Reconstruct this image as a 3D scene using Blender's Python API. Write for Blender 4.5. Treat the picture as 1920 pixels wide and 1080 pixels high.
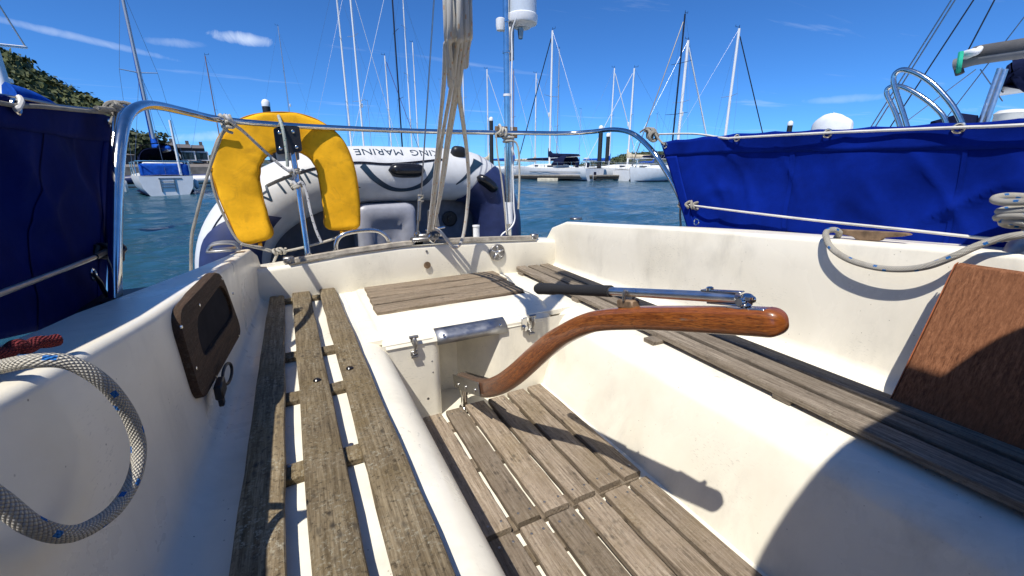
import bpy, bmesh, math, random
import numpy as np
from mathutils import Vector, Matrix, noise
random.seed(7)
sc = bpy.context.scene
for o in list(bpy.data.objects): bpy.data.objects.remove(o)
C = sc.collection
R = math.radians

# ------------------------------------------------------------------ camera
F = 790.0; HY = 315.0; VX = 543.0            # focal length in photo pixels, horizon row, aft vanishing point
pit = math.atan((540-HY)/F); yw = math.atan((960-VX)/math.hypot(F, 540-HY))
FW = Vector((math.sin(yw)*math.cos(pit), math.cos(yw)*math.cos(pit), -math.sin(pit)))
RT = Vector((math.cos(yw), -math.sin(yw), 0)); UP = RT.cross(FW)
cd = bpy.data.cameras.new('camera'); cam = bpy.data.objects.new('camera', cd); C.objects.link(cam)
cd.sensor_width = 36; cd.lens = F/1920*36; cd.clip_start = 0.02; cd.clip_end = 6000
cam.matrix_world = Matrix((RT, UP, -FW)).transposed().to_4x4()
sc.camera = cam
# ------------------------------------------------------------------ sky, sun, exposure
SUN = Vector((-.477, -.376, 1)).normalized()   # towards the sun
w = bpy.data.worlds.new('World'); sc.world = w; w.use_nodes = True
wn = w.node_tree; bg = wn.nodes['Background']
sky = wn.nodes.new('ShaderNodeTexSky'); sky.sky_type = 'NISHITA'; sky.sun_disc = False
sky.sun_elevation = math.asin(SUN.z); sky.sun_rotation = math.atan2(SUN.x, SUN.y)
sky.air_density = 0.6; sky.dust_density = 0.25; sky.ozone_density = 6.0; sky.altitude = 0
hs = wn.nodes.new('ShaderNodeHueSaturation'); hs.inputs['Saturation'].default_value = 1.0; hs.inputs['Value'].default_value = 1.0
tc = wn.nodes.new('ShaderNodeTexCoord'); sep = wn.nodes.new('ShaderNodeSeparateXYZ')
wn.links.new(tc.outputs['Generated'], sep.inputs[0])
zz = wn.nodes.new('ShaderNodeMath'); zz.operation = 'MAXIMUM'; zz.inputs[1].default_value = 0.03; wn.links.new(sep.outputs[2], zz.inputs[0])
dv = wn.nodes.new('ShaderNodeVectorMath'); dv.operation = 'DIVIDE'; cz = wn.nodes.new('ShaderNodeCombineXYZ')
for i in range(3): wn.links.new(zz.outputs[0], cz.inputs[i])
wn.links.new(tc.outputs['Generated'], dv.inputs[0]); wn.links.new(cz.outputs[0], dv.inputs[1])
mp = wn.nodes.new('ShaderNodeMapping'); mp.inputs['Rotation'].default_value = (0, 0, R(38)); mp.inputs['Scale'].default_value = (.35, 1.5, 1)
wn.links.new(dv.outputs[0], mp.inputs[0])
cn = wn.nodes.new('ShaderNodeTexNoise'); cn.inputs['Scale'].default_value = .8; cn.inputs['Detail'].default_value = 9; cn.inputs['Roughness'].default_value = .62; cn.inputs['Distortion'].default_value = .6
wn.links.new(mp.outputs[0], cn.inputs['Vector'])
cr = wn.nodes.new('ShaderNodeValToRGB'); cr.color_ramp.elements[0].position = .60; cr.color_ramp.elements[1].position = .98
cr.color_ramp.elements[1].color = (.5, .5, .5, 1)
wn.links.new(cn.outputs[0], cr.inputs[0])
mx = wn.nodes.new('ShaderNodeMix'); mx.data_type = 'RGBA'; mx.inputs[7].default_value = (4.6, 5.0, 5.6, 1)
tint = wn.nodes.new('ShaderNodeMix'); tint.data_type = 'RGBA'; tint.blend_type = 'MULTIPLY'; tint.inputs[0].default_value = 1; tint.inputs[7].default_value = (.27, .53, .76, 1); wn.links.new(sky.outputs[0], tint.inputs[6]); wn.links.new(tint.outputs[2], hs.inputs['Color']); wn.links.new(cr.outputs[0], mx.inputs[0]); wn.links.new(hs.outputs[0], mx.inputs[6])
# two thin wisps of high cloud and a faded vapour trail
def wisp(px, py, lu, lv, ang, amt, prev):
    d = (FW+RT*((px-960)/F)+UP*((540-py)/F)).normalized(); e1 = (RT*math.cos(R(ang))+UP*math.sin(R(ang))); e1 = (e1-d*e1.dot(d)).normalized(); e2 = d.cross(e1)
    outs = []
    for e, l in ((e1, lu), (e2, lv)):
        dp = wn.nodes.new('ShaderNodeVectorMath'); dp.operation = 'DOT_PRODUCT'; dp.inputs[1].default_value = e/l; wn.links.new(tc.outputs['Generated'], dp.inputs[0])
        p2 = wn.nodes.new('ShaderNodeMath'); p2.operation = 'MULTIPLY'; wn.links.new(dp.outputs['Value'], p2.inputs[0]); wn.links.new(dp.outputs['Value'], p2.inputs[1]); outs.append(p2)
    s_ = wn.nodes.new('ShaderNodeMath'); s_.operation = 'ADD'; wn.links.new(outs[0].outputs[0], s_.inputs[0]); wn.links.new(outs[1].outputs[0], s_.inputs[1])
    nn = wn.nodes.new('ShaderNodeTexNoise'); nn.inputs['Scale'].default_value = 16; nn.inputs['Detail'].default_value = 8; nn.inputs['Roughness'].default_value = .65; nn.inputs['Distortion'].default_value = 1.5; wn.links.new(tc.outputs['Generated'], nn.inputs['Vector'])
    ma = wn.nodes.new('ShaderNodeMath'); ma.operation = 'MULTIPLY_ADD'; ma.inputs[1].default_value = 2.2; wn.links.new(nn.outputs[0], ma.inputs[0]); wn.links.new(s_.outputs[0], ma.inputs[2])
    mr = wn.nodes.new('ShaderNodeMapRange'); mr.inputs[1].default_value = .75; mr.inputs[2].default_value = 2.0; mr.inputs[3].default_value = amt; mr.inputs[4].default_value = 0; wn.links.new(ma.outputs[0], mr.inputs[0])
    front = wn.nodes.new('ShaderNodeVectorMath'); front.operation = 'DOT_PRODUCT'; front.inputs[1].default_value = d; wn.links.new(tc.outputs['Generated'], front.inputs[0])
    g0 = wn.nodes.new('ShaderNodeMath'); g0.operation = 'GREATER_THAN'; g0.inputs[1].default_value = .5; wn.links.new(front.outputs['Value'], g0.inputs[0])
    m2 = wn.nodes.new('ShaderNodeMath'); m2.operation = 'MULTIPLY'; wn.links.new(mr.outputs[0], m2.inputs[0]); wn.links.new(g0.outputs[0], m2.inputs[1])
    x = wn.nodes.new('ShaderNodeMix'); x.data_type = 'RGBA'; x.inputs[7].default_value = (5.2, 5.6, 6.0, 1); wn.links.new(m2.outputs[0], x.inputs[0]); wn.links.new(prev, x.inputs[6]); return x.outputs[2]
ov = mx.outputs[2]
for a_ in ((458, 73, .055, .012, -8, .6), (330, 80, .05, .008, -5, .2), (110, 62, .16, .006, -13, .22), (400, 255, .10, .010, 4, .25), (1590, 185, .07, .008, 4, .2)): ov = wisp(*a_, ov)
wn.links.new(ov, bg.inputs[0]); bg.inputs[1].default_value = .15
sl = bpy.data.lights.new('sun', 'SUN'); sl.energy = 3.85; sl.angle = R(.53); sl.color = (1, .945, .85)
so = bpy.data.objects.new('sun', sl); C.objects.link(so); so.rotation_euler = SUN.to_track_quat('Z', 'Y').to_euler(); so.location = SUN*30
sc.view_settings.view_transform = 'Standard'; sc.view_settings.look = 'None'; sc.view_settings.exposure = 0.6; sc.view_settings.gamma = 1
sc.view_settings.use_curve_mapping = False
WZ = -1.2                                      # water level (camera at the origin)

# ------------------------------------------------------------------ pixel -> place
def ray(x, y): return FW + RT*((x-960)/F) + UP*((540-y)/F)
def atX(x, y, X): r = ray(x, y); return r*(X/r.x)
def atY(x, y, Y): r = ray(x, y); return r*(Y/r.y)
def atZ(x, y, Z): r = ray(x, y); return r*(Z/r.z)
def atD(x, y, D): r = ray(x, y); return r*(D/math.hypot(r.x, r.y))   # at ground distance D

# ------------------------------------------------------------------ materials
def nmat(name):
    m = bpy.data.materials.new(name); m.use_nodes = True
    return m, m.node_tree, m.node_tree.nodes['Principled BSDF']
def nd(nt, t, **kw):
    n = nt.nodes.new('ShaderNode'+t)
    for k, v in kw.items():
        if k.startswith('i_'):
            k2 = k[2:].replace('_', ' '); n.inputs[k2].default_value = v
        else: setattr(n, k, v)
    return n
def lk(nt, a, b): nt.links.new(a, b)
def coord(nt, scale=(1, 1, 1), out='Object', rnd=True, rot=(0, 0, 0)):
    t = nd(nt, 'TexCoord'); m = nd(nt, 'Mapping'); m.inputs['Scale'].default_value = scale; m.inputs['Rotation'].default_value = rot
    if rnd:
        oi = nd(nt, 'ObjectInfo'); a = nd(nt, 'VectorMath', operation='SCALE'); a.inputs[0].default_value = (13, 7, 5)
        lk(nt, oi.outputs['Random'], a.inputs['Scale']); b = nd(nt, 'VectorMath', operation='ADD')
        lk(nt, t.outputs[out], b.inputs[0]); lk(nt, a.outputs[0], b.inputs[1]); lk(nt, b.outputs[0], m.inputs[0])
    else: lk(nt, t.outputs[out], m.inputs[0])
    return m.outputs[0]
def noi(nt, vec, scale, detail=4, rough=.55, dist=0):
    n = nd(nt, 'TexNoise'); n.inputs['Scale'].default_value = scale; n.inputs['Detail'].default_value = detail
    n.inputs['Roughness'].default_value = rough; n.inputs['Distortion'].default_value = dist
    if vec is not None: lk(nt, vec, n.inputs['Vector'])
    return n.outputs[0]
def ramp(nt, fac, stops):
    r = nd(nt, 'ValToRGB'); e = r.color_ramp.elements
    while len(e) < len(stops): e.new(.5)
    for i, (p, c) in enumerate(stops):
        e[i].position = p; e[i].color = (c, c, c, 1) if isinstance(c, (int, float)) else (*c, 1)
    lk(nt, fac, r.inputs[0]); return r.outputs[0]
def mix(nt, fac, a, b, mode='MIX'):
    m = nd(nt, 'Mix', data_type='RGBA', blend_type=mode)
    for s, v in ((0, fac), (6, a), (7, b)):
        if hasattr(v, 'links'): lk(nt, v, m.inputs[s])
        elif isinstance(v, (int, float)): m.inputs[s].default_value = v
        else: m.inputs[s].default_value = (*v, 1)
    return m.outputs[2]
def bump(nt, p, h, strength=.3, dist=.002, prev=None):
    b = nd(nt, 'Bump'); b.inputs['Strength'].default_value = strength; b.inputs['Distance'].default_value = dist
    lk(nt, h, b.inputs['Height'])
    if prev is not None: lk(nt, prev, b.inputs['Normal'])
    lk(nt, b.outputs[0], p.inputs['Normal']); return b.outputs[0]
def plain(name, col, rough=.5, metal=0, var=.12, nscale=20, bmp=0, coat=0, bscale=200):
    m, nt, p = nmat(name); v = coord(nt)
    n = noi(nt, v, nscale, 5)
    lo = tuple(c*(1-var) for c in col); hi = tuple(min(1, c*(1+var)) for c in col)
    lk(nt, ramp(nt, n, [(.3, lo), (.7, hi)]), p.inputs['Base Color'])
    p.inputs['Roughness'].default_value = rough; p.inputs['Metallic'].default_value = metal; p.inputs['Coat Weight'].default_value = coat
    if bmp: bump(nt, p, noi(nt, v, bscale, 3), bmp, .001)
    return m

def gelcoat(name, base=(.83, .785, .67), dirt=.85):
    m, nt, p = nmat(name); v = coord(nt, rnd=False)
    big = noi(nt, v, 2.6, 6, .6, .5)
    c = mix(nt, ramp(nt, big, [(.45, 0), (.75, .55*dirt)]), base, (.60, .55, .42))
    # mildew smears, scratches and specks: wear with its own shape
    vs = coord(nt, (3.2, 3.2, 1.3), rnd=False, rot=(.2, .1, .1)); sm = noi(nt, vs, 2.0, 9, .68, .25)
    mk = noi(nt, v, 3.1, 3); mm = nd(nt, 'Math', operation='MULTIPLY'); lk(nt, ramp(nt, sm, [(.46, 0), (.70, .65*dirt)]), mm.inputs[0]); lk(nt, ramp(nt, mk, [(.42, .15), (.62, 1)]), mm.inputs[1])
    c = mix(nt, mm.outputs[0], c, (.38, .36, .31))
    vc = coord(nt, (14, 30, 110), rnd=False, rot=(.5, .3, .2)); scn = noi(nt, vc, 3, 3, .5, .3)
    m3 = nd(nt, 'Math', operation='MULTIPLY'); lk(nt, ramp(nt, scn, [(.61, 0), (.68, .42*dirt)]), m3.inputs[0]); lk(nt, ramp(nt, noi(nt, v, 4.7, 2), [(.53, 0), (.66, 1)]), m3.inputs[1])
    c = mix(nt, m3.outputs[0], c, (.22, .21, .18))
    sp = nd(nt, 'TexVoronoi', feature='F1'); sp.inputs['Scale'].default_value = 52; lk(nt, v, sp.inputs['Vector'])
    spk = nd(nt, 'Math', operation='MULTIPLY'); lk(nt, ramp(nt, sp.outputs['Distance'], [(.05, 1), (.085, 0)]), spk.inputs[0]); lk(nt, ramp(nt, noi(nt, v, 9, 2), [(.46, 0), (.58, .8)]), spk.inputs[1])
    c = mix(nt, spk.outputs[0], c, (.2, .17, .12))
    lk(nt, c, p.inputs['Base Color'])
    lk(nt, ramp(nt, big, [(.3, .2), (.7, .45)]), p.inputs['Roughness']); p.inputs['Specular IOR Level'].default_value = .4
    h = noi(nt, v, 7, 4); b0 = bump(nt, p, h, .25, .004); bump(nt, p, noi(nt, v, 420, 2), .06, .001, b0)
    return m

def teak(name, dark, mid, light, axis='Y', lichen=0., green=0., spots=.5, relief=.75):
    m, nt, p = nmat(name)
    s = {'Y': (46, 2.2, 46), 'X': (2.2, 46, 46), 'Z': (40, 60, 1.5)}[axis]
    v = coord(nt, s); v1 = coord(nt, (1, 1, 1))
    g = noi(nt, v, 3.2, 9, .68, .25); g2 = noi(nt, v, 11, 4, .6)
    c = ramp(nt, g, [(.28, dark), (.46, mid), (.70, light)])
    c = mix(nt, ramp(nt, g2, [(.3, .5), (.5, 0)]), c, tuple(x*.45 for x in dark))
    blo = noi(nt, v1, 9, 5, .6); c = mix(nt, ramp(nt, blo, [(.42, .5), (.6, 0)]), c, mid)
    if green: c = mix(nt, ramp(nt, noi(nt, v1, 5.5, 6, .65), [(.45, 0), (.7, green)]), c, (.15, .105, .04))
    if lichen:
        a = nd(nt, 'Math', operation='MULTIPLY'); lk(nt, ramp(nt, noi(nt, v1, 150, 5, .7), [(.52, 0), (.66, 1)]), a.inputs[0]); lk(nt, ramp(nt, noi(nt, v1, 10, 4), [(.42, .15), (.62, lichen)]), a.inputs[1])
        c = mix(nt, a.outputs[0], c, (.33, .31, .24))
        c = mix(nt, ramp(nt, noi(nt, v1, 95, 5, .75), [(.54, 0), (.66, lichen)]), c, (.035, .026, .016))
    vd = coord(nt, (1.6, .8, 1.6) if axis == 'Y' else (.8, 1.6, 1.6)); vo2 = nd(nt, 'TexVoronoi', feature='F1'); vo2.inputs['Scale'].default_value = 34; lk(nt, vd, vo2.inputs['Vector'])
    a2 = nd(nt, 'Math', operation='MULTIPLY'); lk(nt, ramp(nt, vo2.outputs['Distance'], [(.10, 1), (.34, 0)]), a2.inputs[0]); lk(nt, ramp(nt, noi(nt, v1, 7, 4), [(.47, 0), (.62, spots)]), a2.inputs[1])
    c = mix(nt, a2.outputs[0], c, (.045, .038, .03))
    oi = nd(nt, 'ObjectInfo'); hv = nd(nt, 'HueSaturation'); lk(nt, c, hv.inputs['Color'])
    mr = nd(nt, 'MapRange'); mr.inputs[3].default_value = .72; mr.inputs[4].default_value = 1.25; lk(nt, oi.outputs['Random'], mr.inputs[0]); lk(nt, mr.outputs[0], hv.inputs['Value'])
    lk(nt, hv.outputs[0], p.inputs['Base Color']); p.inputs['Roughness'].default_value = .85; p.inputs['Specular IOR Level'].default_value = .25
    b0 = bump(nt, p, g, relief, .0035); bump(nt, p, noi(nt, v1, 160, 3), .3, .002, b0)
    return m

def varnish(name, cols, uv=True, coat=.55, rough=.36):
    m, nt, p = nmat(name); v = coord(nt, (5, 16, 1), 'UV', rnd=False)
    g = noi(nt, v, 4, 9, .7, .4); v2 = coord(nt, (24, 60, 1), 'UV', rnd=False); g2 = noi(nt, v2, 3, 4, .6)
    c = ramp(nt, g, [(.3, cols[0]), (.5, cols[1]), (.72, cols[2])])
    c = mix(nt, ramp(nt, g2, [(.36, .85), (.50, 0)]), c, tuple(x*.35 for x in cols[0]))
    tcu = nd(nt, 'TexCoord'); su = nd(nt, 'SeparateXYZ'); lk(nt, tcu.outputs['UV'], su.inputs[0]); ad = nd(nt, 'Math', operation='MULTIPLY_ADD'); ad.inputs[1].default_value = .25; lk(nt, g, ad.inputs[0]); lk(nt, su.outputs[0], ad.inputs[2])
    worn = ramp(nt, ad.outputs[0], [(.28, 1), (.62, 0)]); c = mix(nt, worn, c, mix(nt, g2, (.055, .036, .026), (.15, .10, .075)))
    v3 = coord(nt, (7, 9, 1), 'UV', rnd=False); w3 = noi(nt, v3, 2.3, 5, .6)
    c = mix(nt, ramp(nt, w3, [(.62, 0), (.70, .8)]), c, (.17, .13, .10))
    lk(nt, c, p.inputs['Base Color']); p.inputs['Roughness'].default_value = rough
    lk(nt, ramp(nt, w3, [(.5, coat), (.7, 0)]), p.inputs['Coat Weight']); p.inputs['Coat Roughness'].default_value = .07
    bump(nt, p, g2, .12, .001)
    return m

def steel(name, col=(.72, .72, .71), rough=.14):
    m, nt, p = nmat(name); v = coord(nt)
    p.inputs['Metallic'].default_value = 1
    lk(nt, ramp(nt, noi(nt, v, 30, 5), [(.3, tuple(c*.8 for c in col)), (.65, col)]), p.inputs['Base Color'])
    lk(nt, ramp(nt, noi(nt, v, 55, 5), [(.3, rough*.85), (.75, rough*1.3)]), p.inputs['Roughness'])
    bump(nt, p, noi(nt, v, 25, 2), .05, .001)
    return m

def canvas(name, col, rough=.85, weave=900, fade=.35, stain=(.0, .0, .0), stainf=0):
    m, nt, p = nmat(name); v = coord(nt)
    c = ramp(nt, noi(nt, v, 7, 6, .6), [(.3, tuple(x*(1-fade) for x in col)), (.7, tuple(min(1, x*(1+fade)) for x in col))])
    if stainf: c = mix(nt, ramp(nt, noi(nt, v, 13, 8, .7, .8), [(.5, 0), (.72, stainf)]), c, stain)
    lk(nt, c, p.inputs['Base Color']); p.inputs['Roughness'].default_value = rough; p.inputs['Specular IOR Level'].default_value = .06
    b0 = bump(nt, p, noi(nt, v, 28, 4), .35, .004); bump(nt, p, noi(nt, v, weave, 2), .25, .0008, b0)
    return m

def rope_mat(name, base=(.66, .62, .53), dirt=(.30, .27, .21), fleck=None, r=.008, fl_len=.055, fl_amt=.5):
    # uv: u = metres along the rope, v = 0..1 round it; braid of slanting strands
    m, nt, p = nmat(name); t = nd(nt, 'TexCoord'); s = nd(nt, 'SeparateXYZ'); lk(nt, t.outputs['UV'], s.inputs[0])
    def strand(sign):
        a = nd(nt, 'Math', operation='MULTIPLY'); a.inputs[1].default_value = 1/(r*.6); lk(nt, s.outputs[0], a.inputs[0])
        b = nd(nt, 'Math', operation='MULTIPLY_ADD'); b.inputs[1].default_value = 12*sign; lk(nt, s.outputs[1], b.inputs[0]); lk(nt, a.outputs[0], b.inputs[2])
        f = nd(nt, 'Math', operation='FRACT'); lk(nt, b.outputs[0], f.inputs[0])
        pp = nd(nt, 'Math', operation='PINGPONG'); pp.inputs[1].default_value = .5; lk(nt, f.outputs[0], pp.inputs[0])
        return pp.outputs[0]
    mh = nd(nt, 'Math', operation='MULTIPLY'); lk(nt, strand(1), mh.inputs[0]); lk(nt, strand(-1), mh.inputs[1])
    m4 = nd(nt, 'Math', operation='MULTIPLY'); m4.inputs[1].default_value = 4; lk(nt, mh.outputs[0], m4.inputs[0]); sq = nd(nt, 'Math', operation='SQRT'); lk(nt, m4.outputs[0], sq.inputs[0])
    h = sq.outputs[0]
    v = coord(nt); n = noi(nt, v, 18, 5, .6)
    c = mix(nt, ramp(nt, n, [(.45, 0), (.75, .6)]), base, dirt)
    c = mix(nt, ramp(nt, h, [(0, .7), (.45, 0)]), c, tuple(x*.6 for x in dirt))  # darker in the grooves between the strands
    if fleck:
        def fl(off, voff):
            a = nd(nt, 'Math', operation='MULTIPLY_ADD'); a.inputs[1].default_value = 1/fl_len; a.inputs[2].default_value = off; lk(nt, s.outputs[0], a.inputs[0])
            f = nd(nt, 'Math', operation='FRACT'); lk(nt, a.outputs[0], f.inputs[0]); l = nd(nt, 'Math', operation='LESS_THAN'); l.inputs[1].default_value = .2; lk(nt, f.outputs[0], l.inputs[0])
            fo = nd(nt, 'Math', operation='FLOOR'); lk(nt, a.outputs[0], fo.inputs[0])
            ad = nd(nt, 'Math', operation='MULTIPLY_ADD'); ad.inputs[1].default_value = .37; ad.inputs[2].default_value = voff; lk(nt, fo.outputs[0], ad.inputs[0])
            sm = nd(nt, 'Math', operation='ADD'); lk(nt, ad.outputs[0], sm.inputs[0]); lk(nt, s.outputs[1], sm.inputs[1])
            f2 = nd(nt, 'Math', operation='FRACT'); lk(nt, sm.outputs[0], f2.inputs[0]); l2 = nd(nt, 'Math', operation='LESS_THAN'); l2.inputs[1].default_value = .12; lk(nt, f2.outputs[0], l2.inputs[0])
            mm = nd(nt, 'Math', operation='MULTIPLY'); lk(nt, l.outputs[0], mm.inputs[0]); lk(nt, l2.outputs[0], mm.inputs[1]); return mm.outputs[0]
        c = mix(nt, fl(0, 0), c, fleck); c = mix(nt, fl(.5, .45), c, fleck)
    lk(nt, c, p.inputs['Base Color']); p.inputs['Roughness'].default_value = .9; p.inputs['Specular IOR Level'].default_value = .15
    bump(nt, p, h, 1.0, r*.3)
    return m

M = {}
M['gel'] = gelcoat('cream_gelcoat')
M['gelc'] = gelcoat('cream_gelcoat_clean', (.83, .785, .665), .55)
M['teakl'] = teak('lichened_teak', (.040, .029, .016), (.155, .118, .072), (.36, .295, .195), 'Y', .85, .5, .95)
M['teakf'] = teak('grey_teak', (.055, .04, .028), (.22, .172, .125), (.42, .35, .275), 'Y', .4, .35, .7)
M['teakr'] = teak('silver_teak', (.045, .035, .027), (.19, .155, .12), (.38, .325, .26), 'Y', .35, .1, .6)
M['teakx'] = teak('silver_teak_cross', (.05, .035, .025), (.19, .145, .10), (.36, .29, .215), 'X', .35, .1, .6)
M['tiller'] = varnish('varnished_mahogany', [(.075, .017, .004), (.25, .068, .010), (.46, .16, .028)])
M['tillerold'] = varnish('worn_mahogany', [(.05, .022, .014), (.11, .05, .032), (.19, .095, .06)], coat=.15, rough=.5)
M['ply'] = teak('brown_plywood', (.045, .015, .007), (.165, .066, .030), (.30, .135, .068), 'Z', 0, 0, .1, .25)
M['frame'] = teak('brown_wood_frame', (.02, .013, .009), (.065, .04, .026), (.13, .075, .045), 'Y', .15, 0, .3)
M['plyedge'] = plain('orange_wood_edge', (.30, .09, .03), .6, var=.3, nscale=40)
M['steel'] = steel('stainless_steel'); M['alu'] = steel('anodised_aluminium', (.70, .71, .73), .32); M['dull'] = steel('dull_metal', (.36, .35, .34), .4)
M['strip'] = steel('dull_steel_strip', (.42, .43, .46), .42); M['track'] = plain('weathered_track', (.36, .32, .26), .6, .1, .4, 30, .3)
M['cleat'] = plain('worn_bronze', (.20, .13, .075), .6, .2, .5, 40, .4)
M['blackp'] = plain('black_plastic', (.012, .012, .014), .45, bmp=.15)
M['rubber'] = plain('black_foam', (.012, .012, .014), .8, bmp=.5, bscale=600)
M['blackg'] = plain('black_rubber_gloss', (.010, .010, .012), .25, bmp=.1)
M['hollow'] = plain('hollow_shade', (.032, .031, .033), .9); M['hollow'].node_tree.nodes['Principled BSDF'].inputs['Specular IOR Level'].default_value = 0  # matte dark colour standing for the shade inside an open hole
M['navy'] = canvas('shaded_blue_canvas', (.0015, .007, .075), fade=.3); M['blue'] = canvas('blue_canvas', (.0015, .014, .19), fade=.3)  # navy: the same blue canvas with the shaded side's darkness put into its colour
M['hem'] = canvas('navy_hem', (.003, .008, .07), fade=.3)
M['yellow'] = canvas('yellow_canvas', (.80, .41, .018), .8, 700, .2, (.36, .18, .02), .5)
M['yellowd'] = canvas('yellow_piping', (.42, .20, .02), .8, 700, .2)
M['hyp'] = plain('light_grey_hypalon', (.58, .59, .60), .5, var=.07, bmp=.12, bscale=300)
M['hypn'] = plain('navy_hypalon', (.022, .032, .10), .45, var=.2, bmp=.1, bscale=300)
M['hypg'] = plain('grey_pvc', (.30, .31, .36), .4, var=.12, bmp=.08); M['hypd'] = plain('dark_grey_floor', (.15, .155, .18), .6, var=.2)
M['swoosh'] = plain('navy_print', (.008, .03, .06), .5)
M['ropew'] = rope_mat('white_rope', r=.005); M['ropef'] = rope_mat('white_rope_blue_fleck', (.58, .55, .48), (.24, .22, .19), (.03, .17, .50), .009, .043)
M['ropeg'] = rope_mat('green_fleck_rope', (.55, .60, .55), (.25, .28, .25), (.02, .25, .20), .006, .016)
M['ropes'] = rope_mat('sheet_rope', (.86, .82, .74), (.70, .64, .55), (.74, .52, .34), .009, .045); M['roped'] = rope_mat('dirty_rope', (.45, .42, .36), (.16, .15, .13), None, .006)
M['ropek'] = rope_mat('navy_fleck_rope', (.66, .66, .66), (.40, .4, .4), (.01, .015, .04), .006, .022)
M['roper'] = rope_mat('red_rope', (.20, .035, .04), (.05, .015, .02), None, .008); M['wire'] = steel('rigging_wire', (.34, .34, .35), .35)
M['cord'] = plain('white_cord', (.62, .60, .55), .8, bmp=.3, bscale=900); M['pipe'] = plain('white_plastic', (.72, .73, .74), .35, var=.06)
M['canb'] = plain('pale_blue_grey_plastic', (.50, .56, .63), .3, var=.06); M['white'] = plain('white_paint', (.72, .73, .73), .3, var=.06, nscale=3); M['offw'] = plain('off_white', (.62, .62, .58), .4, var=.1)
M['mastw'] = plain('pale_alloy_mast', (.74, .75, .76), .45, 0, .06); M['mastd'] = plain('dark_mast', (.012, .012, .02), .35); M['mastb'] = plain('brown_mast', (.22, .12, .08), .5)
M['mastg'] = plain('grey_alloy_mast', (.40, .42, .45), .4, .4, .06)
M['bcov'] = canvas('blue_cover', (.010, .07, .36)); M['ncov'] = canvas('navy_cover', (.008, .012, .04)); M['beige'] = canvas('beige_cover', (.52, .45, .33)); M['gcov'] = canvas('charcoal_cover', (.095, .095, .10), fade=.25); M['gboom'] = plain('grey_boom', (.17, .17, .175), .5)
M['teal'] = canvas('green_strap', (.03, .38, .25)); M['purple'] = canvas('purple_sail', (.10, .02, .08))
M['win'] = plain('dark_window', (.015, .017, .02), .1); M['red'] = plain('red_paint', (.35, .03, .02), .5)
M['pile'] = plain('black_pile', (.012, .012, .014), .6, var=.3); M['pont'] = plain('weathered_pontoon', (.20, .18, .15), .85, var=.3, nscale=6); M['float'] = plain('pontoon_float', (.55, .50, .38), .8, var=.3, nscale=5); M['dark'] = plain('dark_underside', (.02, .02, .02), .9)
M['stone'] = plain('sea_wall', (.16, .14, .12), .9, var=.4, nscale=2); M['hwall'] = plain('dark_house_wall', (.06, .055, .055), .85, var=.3); M['roof'] = plain('grey_roof', (.11, .10, .10), .85, var=.3)
M['bark'] = plain('bark', (.06, .045, .03), .9)
def foliage(name, a, b):
    m, nt, p = nmat(name); v = coord(nt, rnd=False); c = ramp(nt, noi(nt, v, .35, 5, .7), [(.3, a), (.7, b)]); lk(nt, c, p.inputs['Base Color']); p.inputs['Roughness'].default_value = .7
    return m
M['leaf'] = foliage('foliage', (.025, .04, .012), (.10, .115, .03)); M['leafd'] = foliage('dark_foliage', (.02, .032, .012), (.07, .085, .028))
M['hill'] = foliage('hill_ground', (.02, .028, .01), (.05, .055, .02))
def water():
    m, nt, p = nmat('water'); v = coord(nt, (1, 1, 1), rnd=False, rot=(0, 0, -yw))
    vs = nd(nt, 'Mapping'); vs.inputs['Scale'].default_value = (.42, 1, 1); lk(nt, v, vs.inputs[0])
    p.inputs['Base Color'].default_value = (.010, .055, .075, 1); p.inputs['Roughness'].default_value = .10; p.inputs['IOR'].default_value = 1.33
    b0 = bump(nt, p, noi(nt, vs.outputs[0], .9, 4, .6), .6, .25); b1 = bump(nt, p, noi(nt, vs.outputs[0], 3.6, 5, .65, .4), .9, .12, b0); bump(nt, p, noi(nt, v, 16, 3, .6), .5, .012, b1)
    c = ramp(nt, noi(nt, vs.outputs[0], .12, 4), [(.35, (.014, .058, .085)), (.7, (.022, .08, .115))]); lk(nt, c, p.inputs['Base Color'])
    return m
M['water'] = water()

# ------------------------------------------------------------------ mesh helpers
ORG = {}
def tag(o, label=None, cat=None, group=None, kind=None):
    if label: o['label'] = label
    if cat: o['category'] = cat
    if group: o['group'] = group
    if kind: o['kind'] = kind
    return o
def thing(name, label, cat, loc=(0, 0, 0), rz=0, group=None, local=False):
    o = bpy.data.objects.new(name, None); C.objects.link(o); o.location = loc; o.rotation_euler = (0, 0, rz); o.empty_display_size = .1
    ORG[o] = Vector((0, 0, 0)) if local else Vector(loc)
    return tag(o, label, cat, group)
def cat_rom(P, res=6, closed=False):
    P = [Vector(p) for p in P]; n = len(P)
    if n < 3: return P
    out = []
    rng = range(n) if closed else range(n-1)
    for i in rng:
        if closed: a, b, c, d = P[(i-1) % n], P[i], P[(i+1) % n], P[(i+2) % n]
        else: a, b, c, d = P[max(i-1, 0)], P[i], P[i+1], P[min(i+2, n-1)]
        for k in range(res):
            t = k/res
            out.append(.5*((2*b)+(c-a)*t+(2*a-5*b+4*c-d)*t*t+(3*b-a-3*c+d)*t**3))
    if not closed: out.append(P[-1])
    return out
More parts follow.
